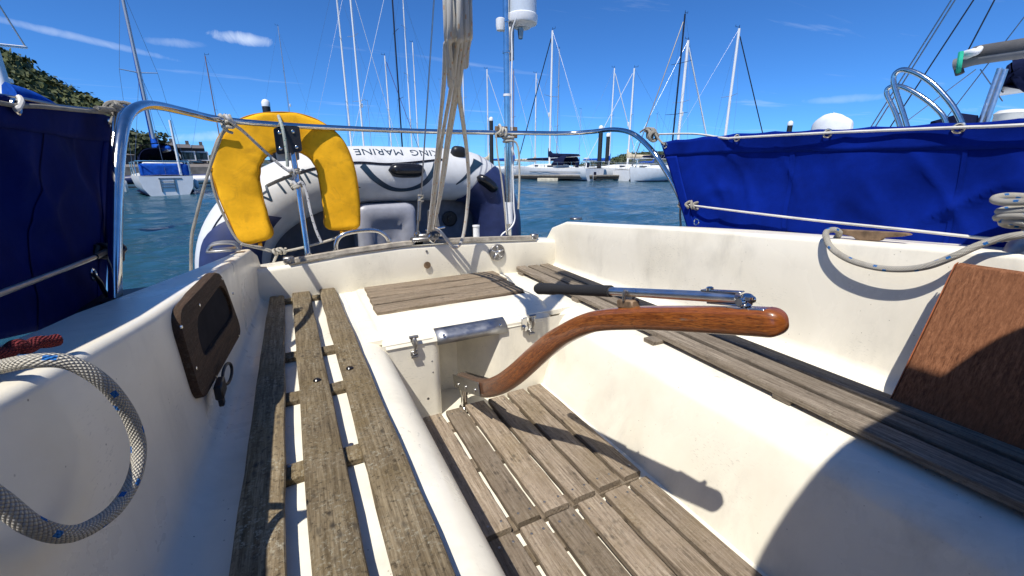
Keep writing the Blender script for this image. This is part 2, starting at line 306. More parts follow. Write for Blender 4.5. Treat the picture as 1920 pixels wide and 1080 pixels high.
def frames(P, up=None):
    n = len(P); T = []
    for i in range(n):
        t = (P[min(i+1, n-1)]-P[max(i-1, 0)])
        T.append(t.normalized() if t.length > 1e-9 else Vector((0, 0, 1)))
    fr = []
    if up is not None:
        for t in T:
            s = t.cross(up).normalized(); fr.append((t, s, s.cross(t).normalized()))
        return fr
    a = Vector((0, 0, 1)) if abs(T[0].z) < .9 else Vector((1, 0, 0)); n1 = (a-T[0]*a.dot(T[0])).normalized()
    for t in T:
        n1 = n1-t*n1.dot(t); n1 = n1.normalized() if n1.length > 1e-6 else t.orthogonal().normalized()
        fr.append((t, n1, t.cross(n1)))
    return fr
class MB:
    def __init__(s): s.V = []; s.F = []; s.U = []; s.I = []
    def add(s, V, Fc, U=None, mi=0):
        b = len(s.V); s.V += [Vector(v) for v in V]; s.F += [tuple(b+i for i in f) for f in Fc]; s.U += (U if U else [(0, 0)]*len(V)); s.I += [mi]*len(Fc); return s
    def tube(s, P, r, seg=8, res=6, caps=True, spline=True, closed=False, mi=0):
        if spline: P = cat_rom(P, res, closed)
        else: P = [Vector(p) for p in P]
        if closed: P = P+[P[0]]
        fr = frames(P); V = []; U = []; Fc = []; L = 0
        n = len(P)
        for i, p in enumerate(P):
            if i: L += (P[i]-P[i-1]).length
            rr = r(i/(n-1)) if callable(r) else r
            for k in range(seg+1):
                a = 2*math.pi*k/seg; V.append(p+fr[i][1]*math.cos(a)*rr+fr[i][2]*math.sin(a)*rr); U.append((L, k/seg))
        for i in range(n-1):
            for k in range(seg):
                a = i*(seg+1)+k; Fc.append((a, a+seg+1, a+seg+2, a+1))
        if caps and not closed:
            Fc.append(tuple(range(seg))); Fc.append(tuple((n-1)*(seg+1)+k for k in reversed(range(seg))))
        return s.add(V, Fc, U, mi)
    def box(s, c, size, bev=0, rot=None, mi=0, seg=1):
        bm = bmesh.new(); bmesh.ops.create_cube(bm, size=1)
        for v in bm.verts: v.co = Vector((v.co.x*size[0], v.co.y*size[1], v.co.z*size[2]))
        if bev: bmesh.ops.bevel(bm, geom=bm.edges[:], offset=bev, segments=seg, affect='EDGES', profile=.5)
        m = Matrix.Translation(Vector(c)) @ (rot.to_4x4() if rot is not None else Matrix())
        bm.verts.ensure_lookup_table(); V = [m @ v.co for v in bm.verts]; Fc = [[v.index for v in f.verts] for f in bm.faces]; bm.free()
        return s.add(V, Fc, None, mi)
    def cyl(s, a, b, r0, r1=None, seg=14, mi=0):
        r1 = r0 if r1 is None else r1
        return s.tube([a, b], lambda t: r0+(r1-r0)*t, seg, spline=False, mi=mi)
    def lathe(s, c, prof, axis=Vector((0, 0, 1)), seg=20, mi=0):
        axis = Vector(axis).normalized(); a = axis.orthogonal().normalized(); b = axis.cross(a); V = []; Fc = []
        for (r, h) in prof:
            for k in range(seg): t = 2*math.pi*k/seg; V.append(Vector(c)+axis*h+(a*math.cos(t)+b*math.sin(t))*r)
        for i in range(len(prof)-1):
            for k in range(seg): k2 = (k+1) % seg; Fc.append((i*seg+k, i*seg+k2, (i+1)*seg+k2, (i+1)*seg+k))
        Fc.append(tuple(reversed(range(seg)))); Fc.append(tuple((len(prof)-1)*seg+k for k in range(seg)))
        return s.add(V, Fc, None, mi)
    def loft(s, secs, closed=False, caps=False, mi=0, U=None):
        n = len(secs[0]); V = [v for q in secs for v in q]; Fc = []
        for i in range(len(secs)-1):
            for k in range(n if closed else n-1):
                k2 = (k+1) % n; Fc.append((i*n+k, i*n+k2, (i+1)*n+k2, (i+1)*n+k))
        if caps: Fc.append(tuple(reversed(range(n)))); Fc.append(tuple((len(secs)-1)*n+k for k in range(n)))
        return s.add(V, Fc, U, mi)
    def prism(s, poly, off, mi=0):      # poly: 3D points, extruded by off
        n = len(poly); off = Vector(off); V = [Vector(p) for p in poly]+[Vector(p)+off for p in poly]
        Fc = [tuple(reversed(range(n))), tuple(range(n, 2*n))]+[(k, (k+1) % n, n+(k+1) % n, n+k) for k in range(n)]
        return s.add(V, Fc, None, mi)
    def build(s, name, mat, parent=None, smooth=True, angle=38, label=None, kind=None, recalc=True, bev=0):
        me = bpy.data.meshes.new(name); org = ORG.get(parent, Vector((0, 0, 0))) if parent else Vector((0, 0, 0))
        me.from_pydata([v-org for v in s.V], [], s.F)
        mats = mat if isinstance(mat, (list, tuple)) else [mat]
        for m in mats: me.materials.append(M[m] if isinstance(m, str) else m)
        if len(mats) > 1: me.polygons.foreach_set('material_index', s.I)
        ul = me.uv_layers.new(name='UVMap'); li = np.empty(len(me.loops), dtype=np.int32); me.loops.foreach_get('vertex_index', li)
        ul.data.foreach_set('uv', np.array(s.U, dtype=np.float32)[li].ravel())
        if recalc:
            bm = bmesh.new(); bm.from_mesh(me); bmesh.ops.recalc_face_normals(bm, faces=bm.faces[:]); bm.to_mesh(me); bm.free()
        if smooth: me.shade_smooth(); me.set_sharp_from_angle(angle=R(angle))
        o = bpy.data.objects.new(name, me); C.objects.link(o)
        if parent: o.parent = parent; ORG[o] = org
        if bev:
            b = o.modifiers.new('bevel', 'BEVEL'); b.width = bev; b.segments = 2; b.limit_method = 'ANGLE'
        if label: o['label'] = label
        if kind: o['kind'] = kind
        return o
def arc(cx, cy, r, a0, a1, n=6): return [(cx+r*math.cos(R(a0+(a1-a0)*i/n)), cy+r*math.sin(R(a0+(a1-a0)*i/n))) for i in range(n+1)]
def lerp(a, b, t): return a+(b-a)*t
def rope(name, P, r, mat, label=None, cat='rope', parent=None, group=None, seg=10, res=8):
    o = MB().tube(P, r, seg, res).build(name, mat, parent)
    if parent is None: tag(o, label, cat, group)
    return o
def knot(mb, c, axis, R0, r, turns=3, spread=.03, seed=0, wob=.25, seg=7):
    rnd = random.Random(seed); axis = Vector(axis).normalized(); a = axis.orthogonal().normalized(); b = axis.cross(a); P = []
    n = int(turns*8)
    for i in range(n+1):
        t = i/8*2*math.pi; rr = R0*(1+wob*(rnd.random()-.4)); P.append(Vector(c)+axis*((i/n-.5)*spread+spread*.25*(rnd.random()-.5))+(a*math.cos(t)+b*math.sin(t))*rr)
    return mb.tube(P, r, seg, 4)
def screw(parent, p, nrm, r=.004, mat='steel', name='screw'):
    nrm = Vector(nrm).normalized()
    return MB().lathe(Vector(p)-nrm*.002, [(r, 0), (r, .0025), (r*.6, .0035)], nrm, 10).build(name, mat, parent)
def text_mesh(body, size, bold=False):
    cu = bpy.data.curves.new('lettering', 'FONT'); cu.body = body; cu.size = size; cu.resolution_u = 3
    o = bpy.data.objects.new('lettering', cu); C.objects.link(o); dg = bpy.context.evaluated_depsgraph_get(); me = bpy.data.meshes.new_from_object(o.evaluated_get(dg))
    bm = bmesh.new(); bm.from_mesh(me); xs = [v.co.x for v in bm.verts]; x0, x1 = min(xs), max(xs)
    for k in range(1, 6):
        bmesh.ops.bisect_plane(bm, geom=bm.verts[:]+bm.edges[:]+bm.faces[:], plane_co=(0, size*.75*k/6, 0), plane_no=(0, 1, 0))
    bm.verts.ensure_lookup_table(); V = [v.co.copy() for v in bm.verts]; Fc = [[v.index for v in f.verts] for f in bm.faces]
    bm.free(); bpy.data.objects.remove(o); bpy.data.curves.remove(cu); bpy.data.meshes.remove(me)
    return V, Fc, x0, x1
# ================================================================== setting: water
NA, NR = 820, 430
rad = np.concatenate([np.geomspace(1.2, 110, NR-4), [200, 500, 1200, 3500]]); ang = np.linspace(0, 2*np.pi, NA, endpoint=False)
RR, AA = np.meshgrid(rad, ang, indexing='ij'); WX, WY = RR*np.cos(AA), RR*np.sin(AA); Hh = np.zeros_like(WX); rw = np.random.default_rng(3)
warp = .5*np.sin(WX*.31+1.3*np.sin(WY*.23))+.5*np.sin(WY*.37+1.7)
cell = RR*max(2*np.pi/NA, math.log(110/1.2)/(NR-5))
for lam in (2.6, 1.9, 1.35, 1.0, .78, .6, .47, .36, .28, .21):
    for q in range(3):
        th = R(-62)+rw.normal()*.55; k_ = 2*np.pi/(lam*rw.uniform(.85, 1.15)); ph = rw.uniform(0, 6.28)
        gust = .55+.45*np.sin(WX*rw.uniform(.2, .6)+WY*rw.uniform(.2, .6)+rw.uniform(0, 6))
        Hh += .0072*lam**.72*gust*np.sin(k_*(WX*math.cos(th)+WY*math.sin(th))+ph+warp*1.6)*np.clip(lam/(2.6*cell)-1, 0, 1)
Vw = np.stack([WX, WY, WZ+Hh], -1).reshape(-1, 3); i_, j_ = np.meshgrid(np.arange(NR-1), np.arange(NA), indexing='ij'); j2 = (j_+1) % NA
Fw = np.stack([i_*NA+j_, (i_+1)*NA+j_, (i_+1)*NA+j2, i_*NA+j2], -1).reshape(-1, 4)
me = bpy.data.meshes.new('water'); me.vertices.add(len(Vw)); me.vertices.foreach_set('co', Vw.astype(np.float32).ravel()); me.loops.add(Fw.size); me.loops.foreach_set('vertex_index', Fw.astype(np.int32).ravel())
me.polygons.add(len(Fw)); me.polygons.foreach_set('loop_start', np.arange(0, Fw.size, 4, dtype=np.int32)); me.update(calc_edges=True); me.materials.append(M['water']); me.shade_smooth()
o = bpy.data.objects.new('water', me); C.objects.link(o); tag(o, kind='structure')

# ================================================================== own yacht: mouldings
YA = thing('sailing_yacht', 'cream sailing yacht whose open cockpit with teak slats fills the foreground', 'sailing yacht', (.586, 1.0, WZ))
CX = .586
def ip(y, xs, vs): return float(np.interp(y, xs, vs))
def xt(y): return ip(y, [-1, .5, .875, 2.1, 2.3], [-.30, -.262, -.2415, -.175, -.165])
def xb(y): return ip(y, [-1, .5, 2.1, 2.3], [-.29, -.245, -.19, -.18])
def ztl(y): return ip(y, [-1, .3, .5, .72, .875, 2.1, 2.2, 2.26], [-.15, -.18, -.20, -.226, -.243, -.325, -.45, -.475])
def ztr(y): return ip(y, [-1, .3, .5, .7, 1.19, 2.1, 2.2, 2.26], [-.15, -.186, -.197, -.207, -.235, -.30, -.43, -.46])
def wtop(y): return ip(y, [-1, 1.0, 1.14, 1.47, 1.84, 2.3], [.16, .155, .135, .095, .06, .05])
def side_sec(y, left):
    zt = ztl(y) if left else ztr(y); a = xt(y); b = xb(y); w_ = wtop(y); zs = -.585
    hb = ip(y, [-1, 1, 2.3], [-.66, -.62, -.40])
    P = [(hb+.06, -1.5), (hb, -1.0), (hb-.01, -.62), (hb+.005, -.50), (a-w_-.07, -.475), (a-w_-.018, zt-.10), (a-w_, zt-.012), (a-w_+.012, zt-.002)]
    P += [(a-.014, zt)]+[(a-.014+.014*math.sin(R(q)), zt-.014+.014*math.cos(R(q))) for q in (30, 60, 90)]
    P += [(lerp(a, b, .3), lerp(zt, zs+.05, .3)), (lerp(a, b, .7), lerp(zt, zs+.05, .7))]
    P += [(b+.045*(1-math.cos(R(q))), zs+.045*(1-math.sin(R(q)))) for q in (0, 22, 45, 68, 90)]
    P += [(.0, zs), (.145, zs), (.172, zs-.003), (.195, zs-.012), (.213, zs-.026), (.226, zs-.043), (.232, zs-.055)]
    P += [(.252, -.73), (.285, -.83), (.308, -.90)]+[(.308+.03*math.sin(R(q)), -.90-.03*(1-math.cos(R(q)))) for q in (30, 60, 90)]
    P += [(.45, -.93), (CX, -.93)]
    return [Vector((x if left else 2*CX-x, y, z)) for x, z in P]
ys = [-1.0+.1*i for i in range(31)]+[2.13, 2.16, 2.2, 2.26]
for left in (True, False):
    MB().loft([side_sec(y, left) for y in ys], caps=False).build('cockpit_side', 'gel', YA, angle=31, label='shaded cream coaming and bench moulding beside the brown framed opening' if left else 'sunlit cream coaming and bench moulding beside the brown board')
mb = MB(); mb.box((CX, 1.79, -.594), (.86, .70, .024), .003); mb.build('aft_bench', 'gelc', YA)
# box front with the rudder recess
pl = [(.20, 1.41), (.385, 1.41)]+arc(.385, 1.445, .035, -90, 0, 6)[1:]+[(.425, 1.50), (.44, 1.58), (.47, 1.60), (.545, 1.60), (.575, 1.56), (.662, 1.415), (.672, 1.41), (.99, 1.41)]
mb = MB(); mb.loft([[Vector((x, y, z)) for x, y in pl] for z in (-.96, -.75, -.598)]); mb.build('locker_front', 'gel', YA, angle=30)
# transom
def ztm(x): return ip(x, [-.25, -.165, -.06, .2, .468, .8, 1.2, 1.313, 1.45], [-.435, -.427, -.419, -.393, -.377, -.382, -.40, -.408, -.42])
secs = []
for i in range(33):
    x = -.215+1.60*i/32; z = ztm(x)
    secs.append([Vector(p) for p in ((x, 2.125, -.62), (x, 2.11, -.55), (x, 2.10, z-.02), (x, 2.103, z-.008), (x, 2.112, z), (x, 2.25, z-.006), (x, 2.275, z-.014), (x, 2.285, z-.04), (x, 2.40, -1.5))])
MB().loft(secs).build('transom', 'gelc', YA, angle=40)
# hull bottom closing sheet ahead and aft is hidden by the water; bulkhead and hood ahead of the camera
MB().box((CX, -1.02, -.75), (1.75, .05, 1.5), .01).build('cabin_bulkhead', 'gelc', YA)
secs = []
for y, zt, zb, sx in ((-.06, .60, -.20, .455), (-.35, .595, -.20, .47), (-.75, .50, -.2, .50), (-1.25, .0, -.2, .55)):
    secs.append([Vector((CX+.035+sx*(1 if math.cos(a) > 0 else -1)*abs(math.cos(a))**.62, y, zb+(zt-zb)*math.sin(a)**.62)) for a in [math.pi*k/28 for k in range(29)]])
o = MB().loft(secs).build('spray_hood', 'navy', YA); sm = o.modifiers.new('thick', 'SOLIDIFY'); sm.thickness = .004  # unseen hood, its arch shaped to cast the round shadow on the right bench

# locker lid
LID = None
def lid_sec(x, d, dz=0):
    yf = 1.405+d; P = [(2.085, -.585), (2.085, -.566), (2.075, -.562), (1.60, -.562)]
    P += [(1.60-(1.60-yf)*math.sin(R(q)), -.612+.05*math.cos(R(q))) for q in (15, 30, 45, 60, 75, 90)]+[(yf+.006, -.618), (yf+.03, -.60)]
    return [Vector((x, y, z+dz)) for y, z in P]
LID = MB().loft([lid_sec(.214, .03, -.012), lid_sec(.216, .012, -.004), lid_sec(.222, .0), lid_sec(.5, 0), lid_sec(.86, .004), lid_sec(.90, .02), lid_sec(.925, .05), lid_sec(.938, .10, -.003), lid_sec(.941, .13, -.012)]).build('locker_lid', 'gelc', YA, angle=50)
def plank(name, a, b, w0, w1, t, mat, parent, seed=0, n=14, ch=.003, jit=.0012, warp=.0015):
    a = Vector(a); b = Vector(b); d = (b-a).normalized(); s = Vector((d.y, -d.x, 0)).normalized(); secs = []; rn = random.Random(seed)
    for i in range(n+1):
        f = i/n; c = a.lerp(b, f); w_ = lerp(w0, w1, f)/2; j = lambda: (rn.random()-.5)*2*jit
        wl = w_+j(); wr = w_+j(); zo = warp*math.sin(f*5+seed*1.7); e = ch*(1+.5*rn.random())
        if i in (0, n): wl -= .0015; wr -= .0015
        P = [(-wl+.001, -t), (wr-.001, -t), (wr, -e), (wr-e*.4, -e*.35), (wr-e*1.3, 0), (-wl+e*1.3, 0), (-wl+e*.4, -e*.35), (-wl, -e)]
        secs.append([c+s*x+Vector((0, 0, z+zo)) for x, z in P])
    return MB().loft(secs, closed=True, caps=True).build(name, mat, parent, angle=30)
for k in range(4):
    y = 1.652+.104*k+.049
    plank('plank', (.236+.004*k, y-.012, -.545), (.905+.008*k, y+.008, -.545), .0905, .0905, .0165, 'teakx', LID, 40+k)
MB().box((.578, 1.855, -.5605), (.66, .40, .004), .001).build('dark_backing', 'frame', LID)  # dark sheet added under the planks so their gaps read dark
prof = [(1.60-(1.60-1.402)*math.sin(R(q)), -.612+.053*math.cos(R(q))) for q in (50, 58, 66, 74, 82, 90)]+[(1.402, -.628)]
mb = MB(); mb.loft([[Vector((x, y-.001, z+.001)) for y, z in prof] for x in (.405, .45, .6, .692)])
hs_ = mb.build('handle_strip', 'strip', LID, label='dull steel strip screwed along the lid edge'); hs_.modifiers.new('thick', 'SOLIDIFY').thickness = .003
for x in (.43, .66): screw(LID, (x, 1.402, -.592), (0, -1, .5), .005)
def latch(x, z):
    o = MB(); y = 1.402
    o.box((x, y, z+.022), (.022, .012, .016), .003); o.cyl((x-.016, y-.006, z+.036), (x+.016, y-.006, z+.036), .006, seg=10)
    o.tube([(x, y-.006, z+.034), (x+.003, y-.012, z+.01), (x, y-.008, z-.018), (x, y-.004, z-.026)], lambda t: .006+.003*math.sin(t*7), 8)
    o.box((x, y+.002, z-.03), (.026, .010, .022), .003); o.cyl((x-.013, y-.006, z-.04), (x+.013, y-.006, z-.04), .005, seg=8)
    return o.build('latch', 'dull', LID)
latch(.318, -.612); latch(.80, -.612)
mb = MB(); mb.box((.765, 1.398, -.605), (.026, .006, .055), .002); mb.lathe((.765, 1.398, -.62), [(.011, 0), (.011, .012), (.006, .014)], (0, -1, 0), 12); mb.build('hasp', 'steel', LID)
for x, z in ((.383, -.69), (.384, -.735), (.36, -.84)): screw(YA, (x, 1.41, z), (0, -1, 0), .005 if z < -.8 else .003, 'dull')
# transom fittings
mb = MB(); P = []
for i in range(21):
    x = lerp(-.055, 1.225, i/20); P.append(Vector((x, 2.128, ztm(x)+.014)))
def rect(mb, P, w_, h, mi=0):
    secs = []
    for p in P: secs.append([p+Vector((0, sx*w_/2, sz*h/2)) for sx, sz in ((-1, -1), (-1, .7), (-.7, 1), (.7, 1), (1, .7), (1, -1))])
    return mb.loft(secs, closed=True, caps=True, mi=mi)
TR = rect(mb, P, .026, .017).build('traveller_track', 'track', YA)
rect(MB(), [p+Vector((0, -.006, -.0115)) for p in P], .05, .006).build('track_base', 'steel', TR)
for p in (P[0], P[-1]):
    mb = MB(); mb.box(p+Vector((.0, 0, .004)), (.045, .036, .03), .005); mb.lathe(p+Vector((0, -.018, .002)), [(.010, 0), (.010, .008), (.005, .010)], (0, -1, 0), 10); mb.build('end_stop', 'dull', TR)
mb = MB(); mb.box((.575, 2.125, ztm(.57)+.028), (.14, .055, .022), .006); mb.box((.575, 2.125, ztm(.57)+.045), (.07, .04, .02), .005); mb.build('traveller_car', 'dull', TR)
v0 = atY(932, 473, 2.098)
VE = MB().lathe(v0, [(.047, 0), (.047, .004), (.043, .007), (.038, .0065), (.036, .003)], (0, -1, 0), 28).build('vent_cover', 'dull', YA)
mb = MB()
for k in range(5):
    a = 2*math.pi*k/5+.3; d = Vector((math.cos(a), 0, math.sin(a))); mb.box(v0+d*.02+Vector((0, -.006, 0)), (.034, .006, .010), .002, Matrix.Rotation(-a, 3, 'Y'))
mb.lathe(v0, [(.010, .002), (.010, .010), (.005, .012)], (0, -1, 0), 12); mb.build('vent_spokes', 'alu', VE)
q = atY(801, 497, 2.098); mb = MB(); mb.lathe(q, [(.018, 0), (.018, .003), (.012, .004)], (0, -1, 0), 18); mb.build('keyhole_plate', 'cleat', YA)
q2 = atY(800, 471, 2.098); screw(YA, q2, (0, -1, 0), .006, 'dull')
# framed opening in the shaded coaming
def round_poly(P, r, n=5):
    out = []; m = len(P)
    for i in range(m):
        p = Vector(P[i]); a = (Vector(P[i-1])-p).normalized(); b = (Vector(P[(i+1) % m])-p).normalized(); rr = min(r if not isinstance(r, (list, tuple)) else r[i], .48*(Vector(P[i-1])-p).length, .48*(Vector(P[(i+1) % m])-p).length)
        A = p+a*rr; B = p+b*rr
        for k in range(n+1): t = k/n; out.append(A*(1-t)**2+p*2*t*(1-t)+B*t*t)
    return out
def face_x(y, z):
    zt = ztl(y); t = (zt-z)/(zt+.535); return lerp(xt(y), xb(y), t)
def on(P, off): return [Vector((face_x(p.x, p.y)+off, p.x, p.y)) for p in P]
yz = lambda p: (p.y, p.z)
oc = round_poly([yz(atX(320, 588, -.232)), yz(atX(402, 503, -.214)), yz(atX(450, 622, -.203)), yz(atX(375, 756, -.222))], [.05, .07, .06, .04]); ic = round_poly([yz(atX(350, 602, -.232)), yz(atX(408, 528, -.214)), yz(atX(433, 590, -.210)), yz(atX(376, 676, -.222))], [.075, .07, .075, .075])
mb = MB(); secs = [on(oc, -.006), on(oc, .010), on([p.lerp(Vector((1.13, -.36)), .012) for p in oc], .014), on([p.lerp(Vector((1.12, -.34)), -.03) for p in ic], .014), on(ic, .012), on(ic, .003)]
FRM = mb.loft([s+[s[0]] for s in secs]).build('opening_frame', 'frame', YA, angle=30, label='weathered brown wooden frame on the shaded coaming')
MB().add(on(ic, .0045), [tuple(range(len(ic)))]).build('hollow_sheet', 'hollow', FRM, smooth=False)  # flat sheet painted dark in place of the hole's shaded interior
for p in ((349, 612), (372, 690), (374, 572), (405, 524), (436, 632), (402, 708), (424, 552)): screw(FRM, on([Vector(yz(atX(*p, -.215)))], .014)[0], (1, 0, 0), .004)

# pushpit
rp = [(217, 575, 1.20), (216, 480, 1.23), (221, 320, 1.31), (230, 245, 1.38), (243, 212, 1.45), (268, 198, 1.55), (300, 199, 1.68), (350, 210, 1.86), (420, 225, 2.08), (540, 235, 2.25), (700, 243, 2.32), (830, 247, 2.33), (960, 249, 2.31), (1060, 250, 2.24), (1110, 247, 2.12), (1150, 243, 1.97), (1185, 250, 1.80), (1217, 276, 1.66), (1245, 315, 1.56), (1270, 360, 1.47), (1300, 430, 1.36), (1318, 480, 1.30)]
RAIL = MB().tube([atY(*p) for p in rp], .0125, 14, 8).build('pushpit_rail', 'steel', YA)
MB().tube([atY(210, 575, 1.36), atY(208, 440, 1.40), atY(213, 300, 1.46), atY(222, 225, 1.52), atY(236, 203, 1.56)], .011, 12).build('rail_brace', 'steel', YA)
mb = MB(); b0 = atY(217, 575, 1.20); mb.box((b0.x+.0, b0.y-.02, b0.z+.004), (.11, .30, .012), .004, Matrix.Rotation(R(6), 3, 'Z')); mb.lathe(b0, [(.026, 0), (.024, .018), (.014, .022)], (0, 0, 1), 16); mb.build('base_plate', 'blackp', YA)
MB().tube([atY(541, 240, 2.27), atY(556, 330, 2.24), atY(578, 482, 2.17)], .0125, 12, 3).build('support_post', 'steel', YA)
mb = MB(); k0 = atY(578, 480, 2.17); mb.lathe((k0.x, k0.y, ztm(k0.x)-.004), [(.028, 0), (.028, .006), (.016, .012), (.015, .03)], (0, 0, 1), 16); mb.build('post_foot', 'steel', YA)
mb = MB(); PL = [atY(512, 240, 2.225), atY(561, 236, 2.225), atY(567, 284, 2.225), atY(519, 290, 2.225)]
mb.prism(round_poly(PL, .012, 3), (0, .016, 0)); BR = mb.build('buoy_bracket', 'blackp', YA, angle=25)
for p in ((524, 249), (549, 247), (526, 279), (556, 276)): MB().lathe(atY(*p, 2.226), [(.007, 0), (.007, .006), (.004, .008)], (0, -1, 0), 10).build('bolt', 'steel', BR)
mb = MB(); mb.prism(round_poly([atY(516, 285, 2.28), atY(560, 282, 2.28), atY(562, 300, 2.28), atY(520, 303, 2.28)], .008, 3), (0, .008, 0)); mb.build('backing_plate', 'dull', BR)
hoop = [atY(x, y, 2.17) for x, y in ((630, 474), (630, 456), (638, 443), (655, 436), (685, 432), (708, 433), (722, 441), (729, 452), (730, 466))]
HP = MB().tube(hoop, .0105, 12).build('ladder_hoop', 'steel', YA)
for p in (hoop[0], hoop[-1]): mb = MB(); mb.lathe((p.x, p.y, ztm(p.x)-.002), [(.022, 0), (.022, .006), (.013, .01), (.013, .026)], (0, 0, 1), 12); mb.build('hoop_foot', 'steel', HP)
# horn cleat on the sunlit coaming, small deck fitting aft
cl = [atX(x, y, 1.462) for x, y in ((1570, 430), (1590, 431), (1650, 434), (1700, 437), (1706, 441), (1690, 444), (1655, 446), (1648, 452), (1605, 450), (1598, 444), (1572, 438))]
tag_c = MB().prism(cl, (.022, 0, 0)).build('horn_cleat', 'cleat', YA, smooth=False, bev=.003)
q = atY(1075, 409, 2.05); MB().box((q.x+.02, q.y, q.z-.004), (.06, .05, .012), .004).build('deck_fitting', 'dull', YA)
mb = MB(); q = atY(420, 462, 1.9)
for k in (-1, 1): mb.tube([q+Vector((-.05, k*.02, -.01)), q+Vector((-.03, k*.02, .012)), q+Vector((.03, k*.02, .012)), q+Vector((.05, k*.02, -.01))], .006, 8)
mb.box(q+Vector((0, 0, -.012)), (.11, .07, .008), .002); mb.build('fairlead', 'dull', YA)

# ================================================================== slatted seats and gratings
def screwhead(parent, x, y, z, r=.0042, mat='dull'):
    return MB().lathe((x, y, z-.002), [(r, 0), (r, .0026), (r*.5, .0032)], (0, 0, 1), 8).build('screw', mat, parent, smooth=False)
BL = thing('bench_slats', 'three long lichen-stained teak slats on the shaded-side bench by the brown framed opening', 'bench', (0, 1, -.585), group='slatted benches')
def lin(a, b, y): return lerp(a[0], b[0], (y-a[1])/(b[1]-a[1])), lerp(a[2], b[2], (y-a[1])/(b[1]-a[1]))
for i, (f, n, ye) in enumerate((((-.152, 2.10, -.092), (-.147, .55, -.076), 2.09), ((-.062, 2.13, .012), (-.043, .52, .030), 2.13), ((.052, 2.13, .122), (.061, .48, .139), 2.135))):
    ya = -.45; xa = lin(f, n, ya); xe = lin(f, n, ye)
    plank('slat', (sum(xa)/2, ya, -.55), (sum(xe)/2, ye, -.55), xa[1]-xa[0], xe[1]-xe[0], .018, 'teakl', BL, 3+i, 26, .004, .0016, .002)
for y in (2.065, 1.41, 1.13, .815, .45, .1): plank('batten', (-.145, y-.006, -.568), (.128, y+.008, -.568), .05 if y > .7 else .055, .05, .0155, 'teakl', BL, int(y*90), 6)
for x, y in ((-.005, 1.15), (.082, 1.185)): MB().lathe((x, y, -.551), [(.010, 0), (.010, .003), (.007, .006), (.003, .0065)], (0, 0, 1), 14).build('screw_plug', 'blackg', BL)
for x, y in ((-.075, .83), (.043, .845), (-.085, 2.075), (.04, 2.085), (-.12, 2.07)): screwhead(BL, x, y, -.5675 if abs(x+.12) > .01 else -.549, .006)
BRt = thing('bench_slats', 'three long silver-grey teak slats on the sunlit bench under the brown board', 'bench', (1.15, 1, -.585), group='slatted benches')
for i, (a, b, wd) in enumerate((((1.075, -.5), (1.130, 2.14), .066), ((1.157, -.5), (1.211, 2.17), .066), ((1.24, -.5), (1.290, 2.18), .064))):
    plank('slat', (a[0]-.01, a[1], -.55), (b[0], b[1], -.55), wd, wd*.93, .018, 'teakr', BRt, 13+i, 26, .003, .0014, .002)
for y in (2.05, 1.5, .99, .55, .1): plank('batten', ((1.032 if .9 < y < 1.1 else 1.07)+.02*(y-1), y, -.568), (1.305, y, -.568), .05, .05, .0155, 'teakr', BRt, int(y*70), 6)
def grating(y0, y1, label, seed, skew):
    g = thing('floor_grating', label, 'grating', (CX, (y0+y1)/2, -.93), group='slatted floor panels')
    xs = [(.323, .397), (.413, .484), (.497, .578), (.593, .670), (.684, .764), (.779, .846)]
    for i, (a, b) in enumerate(xs):
        plank('slat', ((a+b)/2, y0+skew*i*.002, -.89), ((a+b)/2, y1+skew*i*.005+random.uniform(-.004, .004), -.89), b-a, b-a, .020, 'teakf', g, seed+i, 14, .003, .0012, .001)
        for yy in (y0+.028, y1-.03):
            for xx in (a+.018, b-.018): screwhead(g, xx, yy+skew*i*.003, -.8895, .0036)
    for yy in (y0+.03, (y0+y1)/2, y1-.06): plank('batten', (.33, yy, -.91), (.842, yy, -.91), .05, .05, .019, 'teakf', g, seed+20+int(yy*9), 5)
    return g
grating(.782, 1.372, 'slatted teak floor panel lying below the tiller, nearest the locker front', 60, 1)
grating(-.35, .770, 'slatted teak floor panel in the near foreground, ending at the joint across the floor', 80, 0)
# ================================================================== tiller
TX = lambda px: ip(px, [855, 905, 950, 1000, 1060, 1130, 1200, 1300, 1400, 1480], [.503, .51, .52, .53, .54, .55, .56, .57, .58, .586])
TI = thing('tiller', 'curved varnished wooden tiller with a folded steel extension lying on top', 'tiller', (.505, 1.45, -.93))
tp = [(866, 712, .058), (905, 727, .064), (935, 722, .063), (965, 703, .061), (1000, 672, .057), (1030, 646, .053), (1060, 626, .047), (1095, 609, .046), (1130, 600, .045), (1200, 596, .044), (1300, 598, .043), (1400, 602, .042), (1443, 604, .042)]
P = cat_rom([atX(x, y, TX(x)) for x, y, h in tp], 6); H = [h for x, y, h in tp]
n = len(P); hh = [float(np.interp(i/(n-1), np.linspace(0, 1, len(H)), H)) for i in range(n)]
d = (P[-1]-P[-2]).normalized(); sc_ = [1.0]*n; rh = .024
for k in range(1, 9):
    a = math.pi/2*k/8; P.append(P[n-1]+d*rh*math.sin(a)); hh.append(hh[n-1]); sc_.append(max(.02, math.cos(a)))
fr = frames(P, Vector((0, 0, 1))); V = []; U = []; L = 0; seg = 24; mb = MB(); secs = []
for i, p in enumerate(P):
    if i: L += (P[i]-P[i-1]).length
    for k in range(seg+1):
        a = 2*math.pi*k/seg; c, s = math.cos(a), math.sin(a); e = .55
        V.append(p+fr[i][1]*(.020*sc_[i]*math.copysign(abs(c)**e, c))+fr[i][2]*(hh[i]/2*sc_[i]*math.copysign(abs(s)**e, s))); U.append((L, k/seg))
Fc = [(i*(seg+1)+k, (i+1)*(seg+1)+k, (i+1)*(seg+1)+k+1, i*(seg+1)+k+1) for i in range(len(P)-1) for k in range(seg)]
Fc += [tuple(range(seg))]
